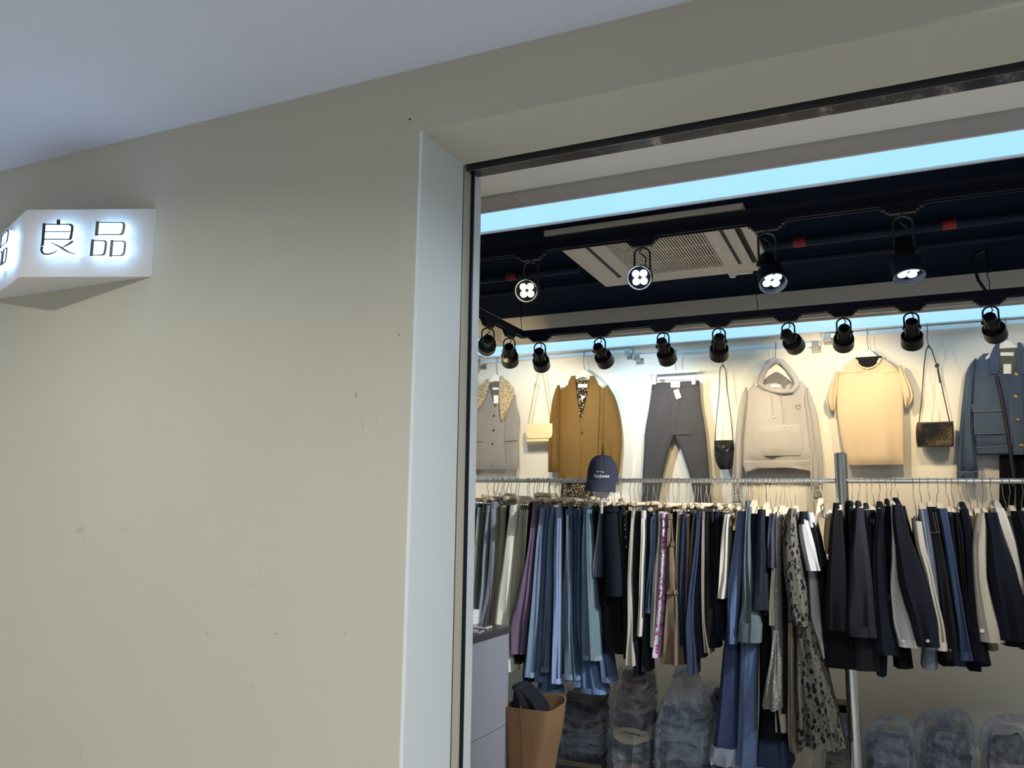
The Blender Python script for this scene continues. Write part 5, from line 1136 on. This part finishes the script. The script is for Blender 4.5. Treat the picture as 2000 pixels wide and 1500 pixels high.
# ------------------------------------------------------------------ tan tote with dark clothes beside the counter
YT = 4.02
rows = samp(P('1380:978/1074 1420:982/1069 1480:986/1056 1560:988/1044 1640:988/1034'), 16)
outer, inner = [], []
for (y, xl, xr) in rows:
    L, R_ = atY(xl, y, YT), atY(xr, y, YT); z = max(.004, L.z); hw = (R_.x-L.x)/2; cxx = (R_.x+L.x)/2
    for lst, s_ in ((outer, 1), (inner, .955)):
        lst.append([(cxx+s_*hw*math.copysign(abs(math.cos(a))**.35, math.cos(a)), YT+.14+s_*.14*math.copysign(abs(math.sin(a))**.35, math.sin(a)), z+(.03*max(0, math.sin(a)) if z > .55 else 0)) for a in [2*math.pi*(j+.5)/28 for j in range(28)]])
zb_ = outer[-1][0][2]
t = thing('tote_bag', 'tan suede tote bag standing beside the counter', 'bag', (outer[0][0][0], YT+.14, 0))
def suede():
    a = N('tan_suede'); f = a.noise(a.coord(), 6, 4); f2 = a.noise(a.coord(), 90, 3)
    a.col(a.mix(f, s2l((112, 84, 56)), s2l((146, 112, 76)))); a.r(.9); a.bump(f2, .2, .003); return a.m
M_SU = suede()
o2 = outer[::-1]; o2 = [[(p[0], p[1], 0.004) for p in o2[0]]]+o2
obj('bag_shell', MB().rings(o2+inner[:9], True, True), M_SU, t)
sy = [atY(x, y, YT-.003) for x, y in ((1016, 1378), (1019, 1440), (1021, 1500), (1021, 1560))]
obj('seam', MB().tube(sy, .003, 6), plain((112, 80, 46), .8), t)
t = thing('folded_trousers', 'dark navy trousers sticking out of the tan tote bag', 'trousers', atY(1020, 1385, YT+.1))
obj('cloth_fold', drape(P('1342:1003/1020 1352:999/1034 1368:997/1050 1385:996/1060 1420:998/1052'), YT+.05, .18, n=14, m=40, p=.85, wr=.2, k=5, seed=5), cloth((26, 32, 48), 'denim'), t)
obj('waistband', drape(P('1338:1002/1019 1345:1000/1024'), YT+.06, .15, n=4, m=20, p=.6, wr=.05, seed=5), cloth((34, 40, 58), 'denim'), t)

# ------------------------------------------------------------------ low plinth and bagged stock under the rack
ZP = .22
px0, px1 = atY(1060, 1480, 4.7).x-.5, atY(1178, 1480, 4.75).x
t = thing('floor_plinth', 'low dark plinth with rounded front under the jeans', 'plinth', ((px0+px1)/2, 5.0, 0))
prof = [(4.72, 0), (4.72, ZP-.05), (4.725, ZP-.025), (4.74, ZP-.008), (4.77, ZP), (5.40, ZP), (5.40, 0)]
obj('plinth_body', MB().prism([(px0, y, z) for y, z in prof], (px1-px0, 0, 0)), plain((58, 60, 68), .5), t, False)
obj('edge_nosing', MB().tube([(px0, 4.728, ZP-.012), (px1, 4.728, ZP-.012)], .014, 10), plain((120, 108, 92), .4, .4), t)

def slab(name, x0, x1, y0, y1, z0, z1, mat, parent, seed, sag=.012):
    """one folded garment: rounded pillow with layered folded edge toward the front"""
    rnd = random.Random(seed); R = []; n = 7; m_ = 34; cx_, cy_ = (x0+x1)/2, (y0+y1)/2; ph = rnd.random()*6
    for j in range(n):
        v = -1+2*j/(n-1); z = (z0+z1)/2+(z1-z0)/2*math.copysign(abs(v)**.8, v); s_ = (1-abs(v)**3.2*.16)*(1+.03*math.sin(j*2.4+ph))
        ring_ = []
        for i in range(m_):
            a = 2*math.pi*i/m_; c_, s2 = math.cos(a), math.sin(a)
            w_ = 1+.03*math.sin(5*a+ph+j)
            ring_.append((cx_+(x1-x0)/2*s_*w_*math.copysign(abs(c_)**.5, c_), cy_+(y1-y0)/2*s_*w_*math.copysign(abs(s2)**.5, s2), z+sag*math.sin(3*a+ph)+.4*sag*math.sin(7*a-ph)))
        R.append(ring_)
    return obj(name, MB().rings(R), mat, parent)
FG = 'folded garments in clear bags'
def stock_bag(label, rows, yf, dep, z0, garments, where, film, neck=None, grp='clear bags of folded clothes', fill=None):
    rs = P(rows); S = sorted(rs)
    L, R_ = atY(S[0][1], S[0][0], yf), atY(S[0][2], S[0][0], yf)
    t = thing('plastic_bag', label, 'plastic bag', ((L.x+R_.x)/2, yf+dep/2, z0), grp)
    obj('bag_film', drape(rs, yf, dep, n=22, m=34, p=.62, wr=.10, k=7, seed=int(S[0][1]), fold=.02), film, t)
    if neck: obj('bag_neck', drape(P(neck), yf+dep*.3, dep*.35, n=12, m=26, p=.8, wr=.3, k=9, seed=3), film, t)
    z = z0+.012; fy = fill or S[0][0]+12; k_s = (atY(S[0][1], fy, yf).z-z)/sum(g_[3]+.002 for g_ in garments)
    garments = [(a_, b2, c2, d2*k_s) for a_, b2, c2, d2 in garments]
    for q, (nm, rgb, fab, th) in enumerate(garments):
        zc = z+th/2
        ypx = float(np.interp(zc, [atY(r[1], r[0], yf).z for r in S[::-1]], [r[0] for r in S[::-1]]))
        xl = float(np.interp(ypx, [r[0] for r in S], [r[1] for r in S])); xr = float(np.interp(ypx, [r[0] for r in S], [r[2] for r in S]))
        a, b_ = atY(xl, ypx, yf).x, atY(xr, ypx, yf).x; ins = .018+.01*random.Random(q+int(xl)).random()
        g = thing('folded_garment', 'folded %s %s' % (nm, where), 'folded clothes', ((a+b_)/2, yf+dep/2, z), FG)
        slab('folded_layer', a+ins, b_-ins, yf+ins+.004, yf+dep-ins, z, z+th*.56, cloth(rgb, fab), g, q+int(xl))
        slab('folded_layer', a+ins+.006, b_-ins-.004, yf+ins+.010, yf+dep-ins, z+th*.5, z+th, cloth(tuple(int(v*.92) for v in rgb), fab), g, q+int(xl)+50)
        z += th+.002
    return t
FILM = plastic_film('clear_film', (206, 212, 222), .19); FILM2 = plastic_film('hazy_film', (172, 182, 200), .34)
stock_bag('clear bag of folded grey and brown clothes on the plinth', '1342:1092/1168 1370:1088/1174 1420:1085/1176 1460:1086/1176 1483:1096/1166', 4.80, .30, ZP,
    [('pale grey shirt', (128, 138, 154), 'weave', .055), ('blue-grey jeans', (104, 118, 136), 'denim', .055), ('grey trousers', (112, 116, 128), 'weave', .05), ('burgundy top', (74, 40, 52), 'weave', .025), ('mauve grey sweater', (84, 82, 96), 'knit', .05), ('navy jeans', (30, 36, 52), 'denim', .05), ('brown trousers', (92, 76, 62), 'weave', .05)], 'in the bag on the plinth', FILM)
stock_bag('tall clear bag of folded beige and dark clothes on the floor', '1302:1206/1262 1330:1198/1268 1360:1188/1270 1420:1180/1272 1500:1181/1266 1600:1184/1262', 4.66, .30, 0.0,
    [('khaki sweater', (120, 110, 96), 'knit', .07), ('cream cardigan', (150, 140, 124), 'knit', .06), ('mauve knit', (112, 98, 96), 'knit', .07), ('dark green jeans', (56, 70, 70), 'denim', .07), ('cream fringed shawl', (184, 172, 148), 'knit', .06), ('black jeans', (28, 34, 42), 'denim', .06), ('taupe shirt', (118, 102, 92), 'satin', .05), ('brown satin shirt', (104, 92, 86), 'satin', .05), ('beige towel-like knit', (150, 136, 116), 'knit', .06)], 'in the tall bag on the floor', FILM)
stock_bag('hazy tied bag of folded blue clothes beside the tall bag', '1318:1318/1342 1345:1300/1360 1385:1282/1378 1430:1270/1389 1480:1270/1385 1600:1278/1372', 4.62, .32, 0.0,
    [('brown jeans', (96, 80, 76), 'denim', .07), ('pale grey sweater', (140, 140, 150), 'knit', .07), ('navy trousers', (34, 42, 60), 'weave', .06), ('grey-blue shirt', (112, 124, 142), 'weave', .06), ('light blue jeans', (120, 140, 160), 'denim', .06), ('slate jeans', (92, 108, 128), 'denim', .05)], 'in the hazy tied bag', FILM2, '1290:1322/1346 1306:1318/1344 1325:1312/1350', fill=1392)
stock_bag('dark grey plastic bag slumped behind the hazy tied bag', '1345:1365/1392 1380:1370/1408 1430:1376/1414 1500:1378/1418 1570:1376/1416', 4.95, .3, 0.0,
    [('charcoal coat', (44, 48, 58), 'wool', .16), ('black sweater', (30, 32, 40), 'knit', .14)], 'in the slumped grey bag', FILM2)
stock_bag('small clear bag of beige clothes behind the steel post', '1396:1606/1664 1430:1602/1668 1500:1602/1668 1560:1606/1664', 4.90, .3, 0.0,
    [('olive knit', (88, 84, 70), 'knit', .08), ('beige sweater', (138, 126, 104), 'knit', .09), ('sand trousers', (150, 138, 114), 'weave', .07), ('grey-brown top', (104, 98, 92), 'weave', .06), ('pale grey tee', (130, 130, 134), 'weave', .05)], 'in the bag behind the post', FILM)
t = thing('carton_sleeve', 'open khaki cardboard sleeve on the bag behind the post', 'box', atY(1652, 1394, 4.95))
c = atY(1652, 1383, 4.95); b = MB()
for lo, hi in (((-.05, 0, -.022), (.05, .14, -.019)), ((-.05, 0, .019), (.05, .14, .022)), ((-.05, 0, -.022), (-.047, .14, .022)), ((.047, 0, -.022), (.05, .14, .022))): b.box((c.x+lo[0], 4.92+lo[1], c.z+lo[2]), (c.x+hi[0], 4.92+hi[1], c.z+hi[2]))
obj('sleeve_card', b, plain((96, 88, 68), .8), t, False)
obj('inner_liner', MB().box((c.x-.046, 4.95, c.z-.018), (c.x+.046, 5.05, c.z+.018)), plain((30, 28, 26), .9), t, False)
def carrier(label, rows, yf, dep, garments, where, loops):
    t = stock_bag(label, rows, yf, dep, 0.0, garments, where, FILM2, grp='carrier bags on the floor under the coats')
    for lp in loops:
        pts = [atY(x, y, yf+dep*.45) for x, y in lp]; R = []
        sm = []
        for i in range(len(pts)-1):
            for s_ in range(4): sm.append(pts[i].lerp(pts[i+1], s_/4))
        sm.append(pts[-1])
        for _ in range(3): sm = [sm[0]]+[(sm[i-1]+sm[i]*2+sm[i+1])/4 for i in range(1, len(sm)-1)]+[sm[-1]]
        for i, p in enumerate(sm):
            tg = (sm[min(i+1, len(sm)-1)]-sm[max(i-1, 0)]).normalized(); nn = Vector((-tg.z, 0, tg.x)); w_ = .020+.022*abs(2*i/(len(sm)-1)-1)**2
            R.append([p+nn*w_*math.cos(a)+Vector((0, .016*math.sin(a)+.006*math.sin(4*a+i), 0)) for a in [2*math.pi*k/14 for k in range(14)]])
        obj('handle', MB().rings(R), FILM2, t)
carrier('hazy carrier bag with tall looped handle next to the steel post', '1440:1700/1772 1460:1684/1792 1500:1680/1796 1580:1684/1790 1640:1690/1784', 4.95, .32,
        [('ink blue jeans', (32, 38, 54), 'denim', .12), ('dark blue shirt', (46, 54, 74), 'weave', .10), ('pale blue tee', (110, 120, 138), 'weave', .06)], 'in the carrier bag next to the post', [[(1695, 1470), (1700, 1430), (1722, 1404), (1750, 1398), (1772, 1415), (1784, 1470)]])
carrier('carrier bag of black clothes with twisted handles in the middle', '1428:1812/1896 1450:1802/1908 1500:1798/1914 1580:1802/1908 1640:1808/1900', 5.0, .32,
        [('black trousers', (22, 26, 34), 'weave', .10), ('navy jacket', (28, 34, 46), 'satin', .10), ('glossy black coat', (24, 28, 36), 'satin', .10)], 'in the middle carrier bag', [[(1806, 1450), (1792, 1415), (1812, 1392), (1842, 1392), (1842, 1425), (1834, 1450)], [(1842, 1440), (1848, 1400), (1868, 1385), (1888, 1398), (1890, 1440)]])
carrier('carrier bag of pale striped clothes under the cream jacket', '1440:1940/2010 1460:1926/2026 1500:1922/2034 1580:1926/2030 1640:1932/2024', 5.0, .32,
        [('taupe sweater', (120, 112, 102), 'knit', .12), ('striped cream shirt', (176, 168, 152), 'weave', .09), ('brown scarf', (70, 58, 48), 'knit', .05)], 'in the carrier bag under the cream jacket', [[(1930, 1465), (1920, 1430), (1940, 1405), (1985, 1400), (2020, 1412), (2026, 1460)]])
